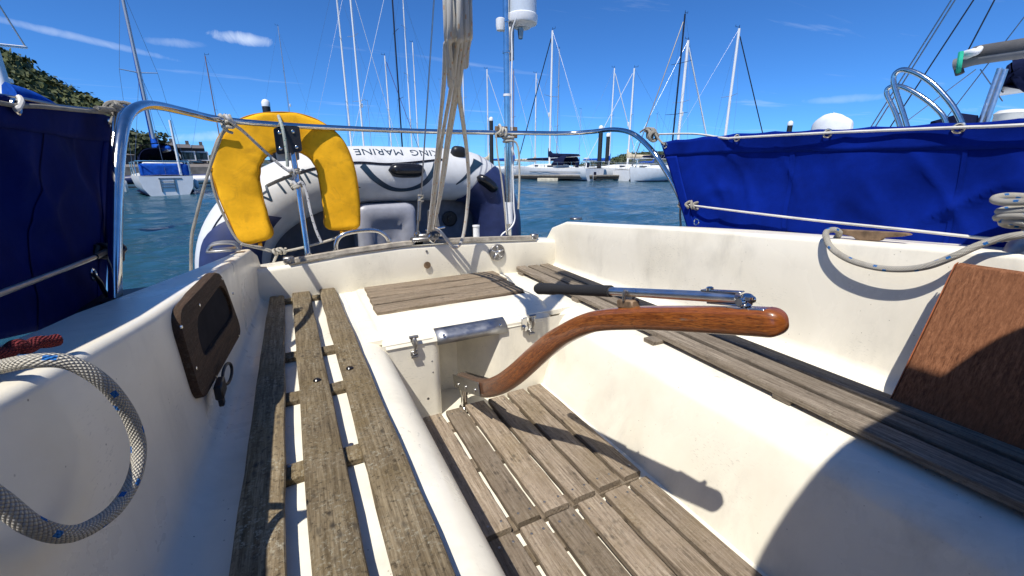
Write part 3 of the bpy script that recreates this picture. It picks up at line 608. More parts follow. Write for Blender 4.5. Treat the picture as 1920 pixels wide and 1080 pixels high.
mb.add(V, Fc, U); mb.build('wooden_arm', 'tiller', TI, angle=60)
b = atX(868, 714, .503); e = atX(912, 727, .511)
for s in (-1, 1):
    mb = MB(); off = Vector((s*.0245, 0, 0)); dd = (e-b).normalized(); uu = Vector((0, -dd.z, dd.y)).normalized()*(1 if dd.y < 0 else -1)
    if uu.z < 0: uu = -uu
    mb.prism([b+off-dd*.03-uu*.026, e+off-uu*.026, e+off+uu*.024, b+off-dd*.03+uu*.03], (s*.004, 0, 0)); mb.build('cheek_plate', 'dull', TI, smooth=False, bev=.002)
    for f in (.1, .45, .85): MB().lathe(b.lerp(e, f)+off-uu*.006, [(.007, 0), (.007, .007), (.004, .009)], (s, 0, 0), 10).build('bolt', 'steel', TI)
st = Vector((b.x, b.y-.01, 0))
mb = MB(); mb.lathe((st.x, st.y, -.94), [(.03, 0), (.03, .012), (.022, .014), (.022, .03), (.014, .032), (.014, .085), (.018, .087), (.018, .11)], (0, 0, 1), 16); mb.build('rudder_stock', 'steel', TI)
# tiller extension
g0 = atX(1007, 541, .545); g1 = atX(1145, 546, .556); j0 = atX(1383, 559, .578)
mb = MB(); mb.tube([g0, g0.lerp(g1, .04), g0.lerp(g1, .12), g0.lerp(g1, .5), g0.lerp(g1, .9), g1], lambda t: [.012, .0155, .0150, .0125, .0125, .0125, .0125][min(6, int(t*6))] if t > .02 else .009, 16, 5); mb.build('foam_grip', 'rubber', TI)
mb = MB(); mb.cyl(g1-(j0-g1)*.02, j0, .0088, seg=16); mb.build('extension_tube', 'alu', TI)
c0 = atX(1178, 566, .559); mb = MB(); mb.box(c0+Vector((0, 0, -.004)), (.022, .045, .018), .003, Matrix.Rotation(R(-12), 3, 'X')); mb.build('rest_block', 'cleat', TI)
mb = MB(); mb.tube([c0+Vector((-.012, 0, .004)), c0+Vector((-.012, 0, .018)), c0+Vector((-.010, 0, .026))], .003, 6); mb.tube([c0+Vector((.012, 0, .004)), c0+Vector((.012, 0, .018)), c0+Vector((.010, 0, .026))], .003, 6); mb.build('spring_clip', 'dull', TI)
jj = atX(1400, 567, .58); mb = MB(); mb.box(jj+Vector((0, -.005, -.008)), (.024, .06, .004), .001, Matrix.Rotation(R(-14), 3, 'X')); mb.box(jj+Vector((0, .004, 0)), (.022, .018, .016), .004)
mb.cyl(jj+Vector((-.016, .002, .002)), jj+Vector((.016, .002, .002)), .006, seg=10); mb.lathe(jj+Vector((0, .0, .006)), [(.009, 0), (.009, .004), (.005, .007)], (0, 0, 1), 12)
td = (g1-j0).normalized(); tn = Vector((0, -td.z, td.y)); rx_ = Matrix.Rotation(math.atan2(td.z, td.y), 3, 'X')
mb.box(j0+td*.025+tn*.0098, (.012, .07, .003), .001, rx_); mb.box(j0+td*.02-tn*.0098, (.012, .06, .003), .001, rx_); mb.lathe(j0+td*.045+tn*.0105, [(.006, 0), (.006, .004), (.003, .006)], tn, 10); mb.build('swivel_joint', 'steel', TI)

# ================================================================== horseshoe buoy
HB = thing('horseshoe_buoy', 'yellow canvas horseshoe lifebuoy hanging on the stern rail', 'lifebuoy', atY(530, 460, 2.35))
oo = [(450, 452), (428, 405), (408, 355), (399, 315), (402, 285), (412, 258), (432, 236), (470, 218), (520, 212), (565, 216), (605, 232), (640, 262), (660, 305), (670, 355), (673, 405), (672, 422)]
ii = [(513, 436), (505, 410), (496, 378), (489, 345), (488, 322), (492, 305), (502, 293), (517, 286), (535, 283), (552, 284), (570, 290), (585, 303), (594, 322), (600, 355), (606, 395), (608, 422)]
yb = 2.30; ST = []
A = cat_rom([atY(x, y, yb+.05) for x, y in oo], 4); B = cat_rom([atY(x, y, yb+.05) for x, y in ii], 4)
n = len(A)
secs = []
def bsec(a, b, s):
    c = (a+b)/2; u = (a-b)/2; P = []
    for k in range(36):
        t = 2*math.pi*k/36; ct, st_ = math.cos(t), math.sin(t)
        P.append(c+u*s*math.copysign(abs(ct)**.30, ct)+Vector((0, .055*s**.5*math.copysign(abs(st_)**.28, st_), 0)))
    return P
d0 = ((A[0]+B[0])-(A[1]+B[1])).normalized(); d1 = ((A[-1]+B[-1])-(A[-2]+B[-2])).normalized()
for k, s in ((1, .55), (.8, .8), (.4, .95)): secs.append(bsec(A[0]+d0*.022*k, B[0]+d0*.022*k, s))
for i in range(n):
    w_ = 1+.02*math.sin(i*1.3); secs.append(bsec(A[i], B[i], w_))
for k, s in ((.4, .95), (.8, .8), (1, .55)): secs.append(bsec(A[-1]+d1*.022*k, B[-1]+d1*.022*k, s))
mb = MB(); mb.loft(secs, closed=True, caps=True)
for v in mb.V: v += Vector((.003*noise.noise(v*9+Vector((3, 1, 2))), .006*noise.noise(v*11)+.003*noise.noise(v*34), .003*noise.noise(v*9)))
BODY = mb.build('canvas_cover', 'yellow', HB, angle=60)
for L_, nm in ((A, .985), (B, .985)):
    o2 = B if L_ is A else A
    MB().tube([((L_[i]+o2[i])/2+(L_[i]-o2[i])/2*.99)+Vector((0, -.040, 0)) for i in range(0, n)], .0035, 6, 2).build('piping', 'yellowd', HB)
for p, q in (((405, 318), (396, 318)), ((487, 452), (489, 466)), ((641, 427), (640, 439))):
    a = atY(*p, 2.31); c = atY(*q, 2.31); MB().box((a+c)/2, (.028 if p[1] < 400 else .018, .02, .018 if p[1] < 400 else .035), .003).build('webbing_loop', 'yellowd', HB)
grab = [atY(x, y, yv) for x, y, yv in ((428, 238, 2.27), (410, 262, 2.29), (398, 290, 2.30), (395, 320, 2.31), (402, 360, 2.31), (418, 400, 2.31), (438, 440, 2.30), (455, 457, 2.29), (487, 463, 2.28), (515, 471, 2.26), (525, 470, 2.26))]
MB().tube(grab, .0055, 8, 6).build('grab_line', 'roped', HB)
# lashings on rail and post
rope('lashing_rope', [atY(*p) for p in ((424, 216, 2.06), (428, 222, 2.04), (437, 232, 2.06), (458, 248, 2.16), (490, 278, 2.2), (520, 305, 2.2), (540, 320, 2.2), (548, 318, 2.2), (553, 325, 2.2), (549, 336, 2.22), (556, 346, 2.2), (566, 342, 2.2), (575, 362, 2.19), (582, 395, 2.17), (592, 430, 2.15), (603, 455, 2.14))], .0062, 'ropek', 'pale flecked rope slanting across the yellow buoy to the thin post')
mb = MB(); knot(mb, atY(425, 226, 2.09), (1, .6, .0), .019, .0058, 3, .045, 3); knot(mb, atY(429, 236, 2.08), (.2, .2, 1), .018, .0055, 2, .035, 4); tag(mb.build('rope_knot', 'ropew'), 'white rope knotted round the rail at the upper left of the yellow buoy', 'knot')
mb = MB(); knot(mb, atY(552, 322, 2.225), (.3, -.2, -1), .019, .006, 2, .02, 5); knot(mb, atY(557, 348, 2.22), (.3, -.2, -1), .021, .006, 2, .02, 6); tag(mb.build('rope_knot', 'ropew'), 'white rope turns round the thin post inside the yellow buoy', 'knot')
rope('fleck_rope', [atY(*p) for p in ((521, 214, 2.36), (524, 222, 2.26), (529, 238, 2.205), (534, 262, 2.19), (538, 290, 2.19), (539, 312, 2.20))], .007, 'ropeg', 'short green-flecked rope hanging over the black bracket on the rail')
rope('hanging_line', [atY(*p) for p in ((424, 236, 2.1), (412, 262, 2.13), (395, 310, 2.15), (380, 360, 2.15), (367, 410, 2.15), (359, 450, 2.15), (358, 520, 2.15))], .006, 'roped', 'dirty line hanging from the rail down past the navy dinghy bow')
rope('low_line', [atY(*p) for p in ((452, 458, 2.24), (487, 466, 2.27), (515, 472, 2.27), (540, 470, 2.27), (580, 461, 2.26), (625, 448, 2.26), (650, 437, 2.28), (662, 432, 2.3))], .0058, 'ropew', 'thin white line running under the yellow buoy behind the transom')
mb = MB(); knot(mb, atY(524, 471, 2.26), (1, 0, .1), .013, .006, 3, .05, 8); mb.tube([atY(522, 472, 2.255), atY(517, 482, 2.25), atY(513, 492, 2.25)], .006, 7); tag(mb.build('rope_knot', 'ropew'), 'small white rope knot below the left leg of the yellow buoy', 'knot')

# ================================================================== radar pole
RP = thing('equipment_pole', 'stainless pole carrying a white cylindrical unit above the stern rail', 'pole', (1.165, 2.345, ztm(1.16)-.01))
pt = atY(948, -60, 2.345); pb = Vector((1.17, 2.345, -.405))
def pz(z): return pb.lerp(pt, (z-pb.z)/(pt.z-pb.z))
MB().cyl(pb, pt, .0185, seg=18).build('pole_tube', 'steel', RP)
MB().cyl(pz(-.33), pz(-.20), .0245, seg=16).build('white_sleeve', 'pipe', RP)
MB().cyl(pz(-.20), pz(.12), .022, seg=16).build('lower_sleeve', 'steel', RP)
for z in (.40, .62, .77, -.06): MB().cyl(pz(z-.006), pz(z+.006), .0235, seg=16).build('clamp_ring', 'steel' if z != .40 else 'pipe', RP)
mb = MB(); mb.box(pz(.68)+Vector((.026, .0, 0)), (.03, .03, .20), .003); mb.build('bracket_bar', 'dull', RP)
ca = pz(.77)+Vector((.098, .0, .0)); CAN = MB().lathe(ca, [(.045, -.02), (.06, -.008), (.082, 0), (.086, .01), (.086, .04), (.080, .045)], (0, 0, 1), 28).build('unit_base', 'pipe', RP); MB().lathe(ca, [(.079, .04), (.079, .40), (.05, .43)], (0, 0, 1), 28).build('cylindrical_unit', 'canb', RP)
MB().lathe(ca+Vector((-.02, -.02, -.03)), [(.012, -.05), (.016, -.02), (.018, 0)], (0, 0, 1), 12).build('cable_gland', 'dull', CAN)
MB().lathe(pz(.755)+Vector((-.03, .01, 0)), [(.022, -.03), (.026, -.01), (.026, .025), (.018, .03)], (0, 0, 1), 16).build('small_cap', 'pipe', RP)
MB().tube([ca+Vector((-.05, -.05, -.005)), ca+Vector((-.06, -.055, .012)), pz(.72)+Vector((.024, -.02, 0)), pz(.6)+Vector((.024, -.018, 0)), pz(.45)+Vector((.020, -.015, 0)), pz(.2)+Vector((.021, -.014, 0)), pz(-.2)+Vector((.027, -.015, 0)), pz(-.30)+Vector((.032, -.018, 0)), pz(-.35)+Vector((.0, -.03, 0)), pz(-.385)+Vector((-.06, -.035, 0)), pz(-.41)+Vector((-.075, -.03, 0))], .0045, 8).build('white_cable', 'pipe', RP)
mb = MB(); a = atY(930, 236, 2.325); c = atY(971, 259, 2.325); mb.box((a+c)/2+Vector((0, .012, 0)), ((c-a).x, .016, abs((c-a).z)), .002); mb.build('mounting_board', 'cleat', RP)
mb = MB(); knot(mb, atY(940, 246, 2.30), (1, .0, -.6), .022, .0065, 2.5, .05, 12); knot(mb, atY(953, 262, 2.31), (.1, 0, 1), .029, .0065, 2, .03, 13)
mb.tube([atY(957, 264, 2.29), atY(968, 268, 2.29), atY(973, 290, 2.29), atY(974, 340, 2.29), atY(972, 392, 2.29)], .006, 8); mb.tube([atY(930, 250, 2.3), atY(933, 290, 2.3), atY(941, 340, 2.3), atY(947, 400, 2.3), atY(950, 440, 2.3)], .005, 8)
tag(mb.build('pole_lashing', 'ropew'), 'white rope lashing the stainless pole to the stern rail with hanging tails', 'rope')
q = atY(893, 437, 2.2); mb = MB(); mb.lathe((q.x, q.y, ztm(q.x)-.008), [(.018, 0), (.018, .075), (.021, .078), (.021, .086), (.015, .087)], (0, 0, 1), 16); tag(mb.build('pipe_stub', 'pipe'), 'short white plastic tube standing on the transom left of the stainless pole', 'tube')

# ================================================================== mainsheet
MS = thing('mainsheet_tackle', 'beige rope tackle rising from the transom track to a hanging coil of rope', 'tackle', (.58, 2.12, -.36))
yd = lambda y: ip(y, [-300, 0, 160, 300, 430], [.70, 1.12, 1.38, 1.78, 2.08])
def ms(P, r, nm='rope_fall', mt='ropes', dy=0): return MB().tube([atY(x, y, yd(y)+dy) if y >= 0 else Vector((.43+(x-862)*.0011, 1.15+dy*.4, 1.17)) for x, y in P], r, 10, 7).build(nm, mt, MS)
ms([(803, 436), (812, 360), (821, 270), (831, 170), (835, 90), (838, 0), (842, -120)], .0068)
ms([(808, 432), (818, 350), (829, 260), (845, 170), (858, 80), (866, 0), (874, -120)], .0068)
ms([(814, 430), (826, 350), (838, 260), (853, 170), (866, 80), (873, 0), (880, -120)], .0068, dy=.01)
ms([(820, 400), (833, 330), (843, 260), (858, 170), (872, 80), (878, 0), (886, -120)], .0068, dy=.03)
MB().tube([atY(*p) for p in ((816, 428, 2.07), (828, 437, 2.05), (842, 455, 2.04), (852, 464, 2.04), (863, 457, 2.04), (870, 435, 2.04), (876, 390, 2.02), (879, 345, 1.95), (876, 290, 1.82), (869, 235, 1.62), (861, 180, 1.45), (860, 140, 1.36))], .0085, 10, 7).build('rope_tail', 'ropes', MS)
for i, (xa, xb_, yb_, dy) in enumerate(((836, 851, 156, -.05), (846, 862, 150, -.075), (853, 868, 158, -.03), (862, 874, 122, -.01), (868, 880, 120, .02), (842, 857, 140, -.10))):
    w1, w2, w3 = [random.uniform(-2.2, 2.2) for _ in range(3)]
    ms([(xa-2, -140), (xa-1+w1, 0), (xa+1+w2, 70), (xa+2+(yb_-120)*.08, yb_-30), ((xa+xb_)/2, yb_+6), (xb_-3, yb_-28), (xb_+1+w3, 70), (xb_+2+w1, 0), (xb_+5, -140)], .0064, 'rope_loop', dy=dy)
mb = MB(); kc = atY(812, 424, 2.10); mb.prism([atY(804, 395, 2.11), atY(819, 388, 2.11), atY(826, 432, 2.11), atY(803, 436, 2.11)], (0, .03, 0)); mb.build('block', 'dull', MS, smooth=False, bev=.004)
mb = MB(); mb.cyl(atY(798, 432, 2.10), atY(834, 426, 2.10), .006, seg=10); mb.tube([atY(806, 440, 2.1), atY(804, 448, 2.1), atY(812, 455, 2.11), atY(818, 447, 2.1)], .006, 8); mb.lathe(atY(822, 440, 2.1), [(.022, -.006), (.022, .006)], (0, 0, 1), 14); mb.build('shackle', 'steel', MS)
MB().tube([(.425, 1.24, 1.21), (.425, 1.22, 1.21), (.425, -2.2, 1.25)], lambda t: .052 if t > .01 else .03, 14, spline=False).build('boom', 'mastw', YA)
MB().box((.425, 1.16, 1.15), (.03, .05, .06), .006).build('boom_bail', 'dull', YA)
# backstay
BS = thing('backstay_wire', 'thin grey wire stay with a turnbuckle standing left of the rope tackle', 'wire', atY(784, 455, 2.13))
MB().cyl(atY(819, -80, 2.0), atY(790, 360, 2.12), .0036, seg=8).build('wire', 'wire', BS)
MB().tube([atY(790, 355, 2.12), atY(789, 368, 2.12), atY(787, 372, 2.12), atY(785, 410, 2.12), atY(784, 414, 2.12), atY(783, 430, 2.12), atY(783, 440, 2.12)], lambda t: .006+.0045*(1 if .18 < t < .62 else 0), 10, 3).build('turnbuckle', 'dull', BS)
mb = MB(); mb.tube([atY(780, 452, 2.13), atY(779, 440, 2.13), atY(784, 434, 2.13), atY(789, 442, 2.13), atY(789, 453, 2.13)], .006, 8); mb.box(atY(784, 455, 2.13), (.05, .03, .02), .004); mb.build('toggle', 'steel', BS)
mb = MB(); knot(mb, atY(789, 372, 2.12), (0, 0, 1), .012, .004, 3, .04, 15); mb.build('seizing', 'roped', BS)

# ================================================================== blue side cloths
def cloth(name, X0, top, bot, mat, label, sgn, hemmat, seed):
    # top / bot: lists of (Y, z) with equal count, sheet in the plane X0 with folds
    nu, nv = 110, 36; root = thing(name, label, 'side cloth', (X0, 1.0, -.33)); mb = MB(); V = []; U = []
    tA = np.array(top); bA = np.array(bot); s = np.linspace(0, 1, len(top))
    def pt(u, v, off=0):
        ty, tz = np.interp(u, s, tA[:, 0]), np.interp(u, s, tA[:, 1]); by, bz = np.interp(u, s, bA[:, 0]), np.interp(u, s, bA[:, 1])
        y, z = lerp(ty, by, v), lerp(tz, bz, v)
        e = max(0, math.sin(math.pi*min(1, v*1.15)))**.8*min(1, u*5)
        f = .030*noise.noise(Vector((y*3.2+z*2.6+seed, z*1.2, seed)))+.016*math.sin(y*11+z*9+2*noise.noise(Vector((y*2, z*2, seed+5))))+.007*noise.noise(Vector((y*9, z*7, seed+3)))
        f += .045*math.sin((y+z*.9)*8.3+seed)*max(0, noise.noise(Vector((y*1.7, z*1.1, seed+9)))+.2)
        rg = 1-abs(noise.noise(Vector((y*3.1+z*3.4, z*1.5-y*.6, seed+2)))); f += .035*rg**6; rg2 = 1-abs(noise.noise(Vector((y*5.3-z*4.1, z*2.5, seed+7)))); f += .018*rg2**8
        sag = .010*math.sin(y*21+seed)*max(0, 1-v*5)
        f = .7*.028*math.tanh((f-.012)/.028)-.010
        return Vector((X0+sgn*(f*e)+sgn*off, y, z-abs(sag)*.5))
    for i in range(nu+1):
        for j in range(nv+1): V.append(pt(i/nu, j/nv)); U.append((i/nu, j/nv))
    Fc = [(i*(nv+1)+j, (i+1)*(nv+1)+j, (i+1)*(nv+1)+j+1, i*(nv+1)+j+1) for i in range(nu) for j in range(nv)]
    mb.add(V, Fc, U); o = mb.build('cloth_sheet', mat, root, angle=80); so_ = o.modifiers.new('thick', 'SOLIDIFY'); so_.thickness = .002
    for (v0_, v1_, u0_, u1_) in ((0, .15, 0, 1), (.15, 1, 0, .065)):
        mb = MB(); V = []; a, b_ = (110, 5) if u1_ == 1 else (5, 40)
        for i in range(a+1):
            for j in range(b_+1): V.append(pt(lerp(u0_, u1_, i/a), lerp(v0_, v1_, j/b_), .0035))
        mb.add(V, [(i*(b_+1)+j, (i+1)*(b_+1)+j, (i+1)*(b_+1)+j+1, i*(b_+1)+j+1) for i in range(a) for j in range(b_)]); o = mb.build('hem', hemmat, root, angle=80); o.modifiers.new('thick', 'SOLIDIFY').thickness = .0015
    for us in (.42, .74):
        MB().loft([[pt(us+d_, j/40, .0045) for d_ in (-.005, 0, .005)] for j in range(41)]).build('seam', hemmat, root, angle=80)
    return root, pt
XR = 1.57
tr = [atX(x, y, XR) for x, y in ((1240, 265), (1300, 258), (1400, 248), (1580, 240), (1750, 231), (1920, 221))]; topR = [(p.y, p.z) for p in tr]+[(-.3, .10)]
botR = [(1.295, -.34), (1.20, -.34), (1.02, -.345), (.78, -.34), (.56, -.34), (.37, -.34), (-.3, -.33)]
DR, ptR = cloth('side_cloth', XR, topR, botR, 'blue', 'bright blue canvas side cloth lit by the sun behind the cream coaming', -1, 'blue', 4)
XL = -.438
tl = [atX(x, y, XL) for x, y in ((216, 217), (150, 205), (80, 192), (0, 177))]; topL = [(p.y, p.z) for p in tl]+[(.55, .10), (-.1, .095)]
botL = [(1.26, -.354), (1.14, -.330), (1.02, -.282), (.89, -.254), (.45, -.22), (-.1, -.18)]
DL, ptL = cloth('side_cloth', XL, topL, botL, 'navy', 'blue canvas side cloth, coloured dark navy for shade, behind the framed opening', 1, 'navy', 11)
def eyelet(root, p, nx, r=.012): return MB().tube([p+Vector((0, r*math.cos(a), r*math.sin(a))) for a in [2*math.pi*k/12 for k in range(12)]], .003, 6, 2, closed=True).build('eyelet', 'steel', root)
for x, y in ((1382, 258), (1552, 250), (1798, 240)): eyelet(DR, atX(x, y, XR-.008), -1)
eyelet(DR, atX(1247, 272, XR-.006), -1); eyelet(DR, atX(1306, 416, XR-.02), -1)
eyelet(DL, atX(207, 232, XL+.012), 1, .010); eyelet(DL, atX(175, 515, XL+.02), 1, .012); eyelet(DL, atX(30, 200, XL+.012), 1, .012)
MB().tube([atX(*p) for p in ((1225, 252, 1.62), (1300, 251, 1.60), (1360, 259, 1.56), (1382, 258, 1.555), (1552, 249, 1.555), (1798, 239, 1.555), (1925, 234, 1.555))]+[Vector((1.555, -.2, .09))], .004, 8, 8).build('lacing_cord', 'cord', DR)
MB().tube([atX(*p) for p in ((1290, 383, 1.58), (1312, 387, 1.55), (1500, 410, 1.535), (1700, 431, 1.525), (1840, 446, 1.52), (1960, 456, 1.51))], .004, 8, 8).build('tie_cord', 'cord', DR)
mb = MB(); knot(mb, atX(1222, 250, 1.60), (1, -.4, .2), .020, .0065, 3, .05, 21); knot(mb, atX(1225, 256, 1.58), (.3, 1, .4), .018, .006, 2, .03, 22); mb.tube([atX(1200, 248, 1.60), atX(1213, 240, 1.6), atX(1224, 244, 1.59), atX(1236, 262, 1.57), atX(1247, 272, 1.56)], .0045, 7); tag(mb.build('rope_knot', 'roped'), 'grey cord knot where the stern rail meets the bright blue cloth', 'knot')
mb = MB(); knot(mb, atX(1283, 383, 1.60), (.1, -.4, 1), .020, .006, 3, .03, 23); knot(mb, atX(1300, 385, 1.565), (0, 1, .1), .014, .0055, 3, .06, 24); mb.tube([atX(1277, 385, 1.62), atX(1275, 400, 1.62), atX(1277, 430, 1.62)], .005, 7); tag(mb.build('rope_knot', 'roped'), 'grey cord knot low on the rail beside the bright blue cloth', 'knot')
mb = MB(); gw = [(242, 208, -.373), (200, 207, -.400), (120, 200, -.421), (45, 186, -.437)]
rope('guard_wire', [atX(*p) for p in gw]+[Vector((-.45, .55, .095)), Vector((-.46, -.1, .085))], .0036, 'wire', 'grey guard wire running along the top of the dark navy cloth', 'wire')
rope('cloth_cord', [atX(*p) for p in ((216, 213, -.405), (150, 207, -.410), (80, 200, -.416), (32, 198, -.421), (0, 193, -.427))]+[Vector((-.432, .5, .095))], .0042, 'roped', 'frayed pale cord lacing the top edge of the dark navy cloth', 'cord')
mb = MB(); knot(mb, atX(222, 204, -.389), (.3, 1, .1), .016, .0055, 3, .06, 31); mb.tube([atX(218, 214, -.405), atX(212, 222, -.416), atX(207, 232, -.421)], .005, 7); mb.tube([atX(180, 203, -.405), atX(205, 205, -.394), atX(236, 207, -.378)], .006, 8); tag(mb.build('rope_knot', 'roped'), 'grey knot at the corner where the rail meets the dark navy cloth', 'knot')
mb = MB(); mb.tube([atX(36, 182, -.432), atX(40, 190, -.421), atX(34, 203, -.419), atX(28, 205, -.421)], .0045, 7); tag(mb.build('short_tie', 'cord'), 'short pale tie at the outer end of the dark navy cloth', 'tie')
# lower guard wire on the shaded side with its black end fitting
rope('lower_guard_wire', [atX(*p) for p in ((188, 478, -.416), (120, 505, -.405), (0, 550, -.389), (-200, 622, -.373))], .0048, 'dull', 'grey wire slanting across the lower part of the dark navy cloth', 'wire')
mb = MB(); k0 = atX(204, 468, -.416); knot(mb, k0, (1, .3, .2), .014, .007, 3, .05, 33); mb.tube([k0, atX(190, 476, -.416), atX(178, 482, -.414)], .007, 8); mb.lathe(k0+Vector((.012, .0, -.03)), [(.012, 0), (.016, .02), (.012, .035)], (0, 0, 1), 12)
tag(mb.build('wire_lashing', 'blackp'), 'black lashing clamping the guard wire to the rail post above the base plate', 'lashing')
rope('eyelet_tie', [atX(175, 515, XL+.025), atX(188, 530, -.416), atX(197, 548, -.416), atX(214, 568, -.416)], .0045, 'blackp', 'black tie from the navy cloth eyelet down to the rail foot', 'tie')

# ================================================================== loose ropes on the coamings
rope('mooring_rope', [atX(*p) for p in ((-160, 700, -.37), (-60, 700, -.32), (0, 688, -.285), (60, 677, -.252), (130, 680, -.226), (195, 718, -.207), (240, 775, -.201), (260, 835, -.200), (252, 895, -.203), (220, 950, -.208), (170, 988, -.214), (120, 1002, -.219), (60, 985, -.224), (0, 940, -.23), (-100, 870, -.238))], .0073, 'ropef', 'thick white rope with blue flecks looping down the shaded coaming', 'rope', seg=16, res=12)
rope('red_rope', [atX(*p) for p in ((-120, 690, -.33), (-40, 668, -.31), (10, 662, -.30), (30, 648, -.295), (50, 652, -.29), (70, 642, -.285), (90, 641, -.28), (108, 637, -.275))], .0075, 'roper', 'dull red rope end lying on the coaming top by the navy cloth', 'rope')
rope('jib_sheet', [atX(*p) for p in ((1568, 446, 1.475), (1574, 437, 1.46), (1565, 431, 1.44), (1551, 434, 1.42), (1549, 445, 1.405), (1560, 466, 1.395), (1592, 487, 1.388), (1640, 501, 1.386), (1690, 505, 1.386), (1740, 499, 1.387), (1790, 480, 1.39), (1830, 462, 1.405), (1870, 449, 1.42), (1920, 440, 1.43), (2000, 432, 1.46))], .0085, 'ropef', 'white rope with blue flecks draped from the cleat over the sunlit coaming', 'rope', seg=14, res=10)
mb = MB()
for i, (py, r) in enumerate(((376, .075), (397, .066), (410, .07), (423, .062))):
    c = atX(1955, py, 1.50); pts = [c+Vector((r*.5*math.cos(a), r*math.sin(a), .006*math.sin(2*a+i))) for a in [2*math.pi*k/14 for k in range(14)]]; mb.tube(pts, .0085, 10, 4, closed=True)
tag(mb.build('rope_coil', 'ropef'), 'stacked turns of white rope at the far end of the bright blue cloth', 'rope coil')
mb = MB(); c = atX(1955, 445, 1.50); mb.lathe(c+Vector((0, 0, -.05)), [(.055, 0), (.05, .03), (.035, .05), (.032, .11), (.04, .13)], (0, 0, 1), 20); tag(mb.build('winch_drum', 'dull'), 'grey winch drum under the rope turns on the coaming', 'winch')
# brown washboard leaning on the coaming
a = atX(1800, 492, 1.388); b = Vector((1.268, .40, -.5485)); WBd = thing('washboard', 'brown plywood board leaning on the sunlit coaming', 'board', b)
t_ = Vector((-.0165, 0, -.004)); e = Vector((0, -.62, 0))
mb = MB(); mb.prism([b, a, a+e, b+e], t_); o = mb.build('board_panel', 'ply', WBd, smooth=False, bev=.0015)
mb = MB(); nrm = Vector((0, .0018, 0)); mb.prism([b+nrm, a+nrm, a+nrm+t_, b+nrm+t_], (0, .002, 0)); mb.build('board_edge', 'plyedge', WBd, smooth=False)
# black strap clip under the framed opening
SCp = thing('strap_clip', 'black plastic strap clip hanging under the brown framed opening', 'clip', atX(415, 740, -.208))
c = atX(425, 710, -.195); MB().tube([c+Vector((.012*math.cos(a)*.4, .036*math.cos(a)+.02, .022*math.sin(a)+.004)) for a in [2*math.pi*k/16 for k in range(16)]], .0035, 8, 3, closed=True).build('ring', 'blackp', SCp)
q = atX(413, 728, -.20); mb = MB(); mb.box(q, (.016, .055, .034), .003); mb.box(q+Vector((0, -.012, -.02)), (.010, .022, .03), .002); mb.box(q+Vector((0, .02, .01)), (.012, .02, .012), .002); mb.build('buckle', 'blackp', SCp)
# ================================================================== inflatable dinghy on its side behind the transom
DG = thing('inflatable_dinghy', 'grey and navy inflatable dinghy standing on its side behind the transom', 'dinghy', (.45, 2.85, WZ))
ctl = [(-.30, 2.62, -1.15), (-.335, 2.62, -.88), (-.34, 2.63, -.62), (-.315, 2.65, -.43), (-.235, 2.68, -.285), (-.09, 2.72, -.165), (.12, 2.76, -.075), (.35, 2.80, -.042), (.65, 2.82, -.04), (.95, 2.83, -.045), (1.12, 2.83, -.075), (1.25, 2.83, -.19), (1.305, 2.82, -.36), (1.31, 2.82, -.60), (1.30, 2.82, -.85), (1.28, 2.82, -1.15)]
DP = cat_rom(ctl, 10); DR_ = .168; dn = len(DP); acc = [0]
for i in range(1, dn): acc.append(acc[-1]+(DP[i]-DP[i-1]).length)
cum = np.array(acc)
def dfr(s):
    i = min(dn-2, max(0, int(np.searchsorted(cum, s)-1))); f = (s-cum[i])/(cum[i+1]-cum[i]); p = DP[i].lerp(DP[i+1], f)
    t0 = (DP[min(i+1, dn-1)]-DP[max(i-1, 0)]).normalized(); t1 = (DP[min(i+2, dn-1)]-DP[i]).normalized(); t = t0.lerp(t1, f).normalized()
    n1 = Vector((0, -1, 0)); n1 = (n1-t*n1.dot(t)).normalized(); n2 = n1.cross(t); 
    return p, t, n1, -n2 if (-n2).dot(Vector((0, 0, 1))+Vector((.0, 0, 0))) >= 0 or False else n2
# outward direction (away from the dinghy's inside): use curve centre
CEN = Vector((.5, 2.78, -.75))
def dpt(s, th, off=0):
    p, t, n1, n2 = dfr(s); out = (p-CEN); out = (out-t*out.dot(t)-n1*out.dot(n1)).normalized()
    return p+(n1*math.cos(R(th))+out*math.sin(R(th)))*(DR_+off)
NS, NT = 110, 40
V = []; mb = MB(); Fi = []
for i in range(NS+1):
    s = cum[-1]*i/NS
    for k in range(NT): V.append(dpt(s, 360*k/NT))
Fc = []
mids = []
smid = lambda px: None
for i in range(NS):
    for k in range(NT):
        Fc.append((i*NT+k, i*NT+(k+1) % NT, (i+1)*NT+(k+1) % NT, (i+1)*NT+k)); s = cum[-1]*(i+.5)/NS; th = 360*(k+.5)/NT
        thn = (th+180) % 360-180; navy = False
        Fi.append(1 if navy else 0)
mb.add(V, Fc); mb.I = Fi; TUBE = mb.build('buoyancy_tube', ['hyp', 'hypn'], DG, angle=80)
def strake(s0, s1, lo, hi, n=40):
    return MB().loft([[dpt(lerp(s0, s1, i/n), lerp(lo(lerp(s0, s1, i/n)), hi(lerp(s0, s1, i/n)), j/24), .006) for j in range(25)] for i in range(n+1)]).build('navy_strake', 'hypn', TUBE, angle=80)
strake(.05, 1.02, lambda s: -55+max(0, s-.6)*60, lambda s: max(-55+max(0, s-.6)*60+.5, 52-max(0, s-.74)**1.3*430))
SE = float(cum[-1]); strake(SE-1.0, SE-.02, lambda s: -180, lambda s: 180)
strake(SE-1.28, SE-1.0, lambda s: -200+(SE-1.0-s)/.28*60, lambda s: lerp(-60, 160, ((s-(SE-1.28))/.28)**1.6), 14)
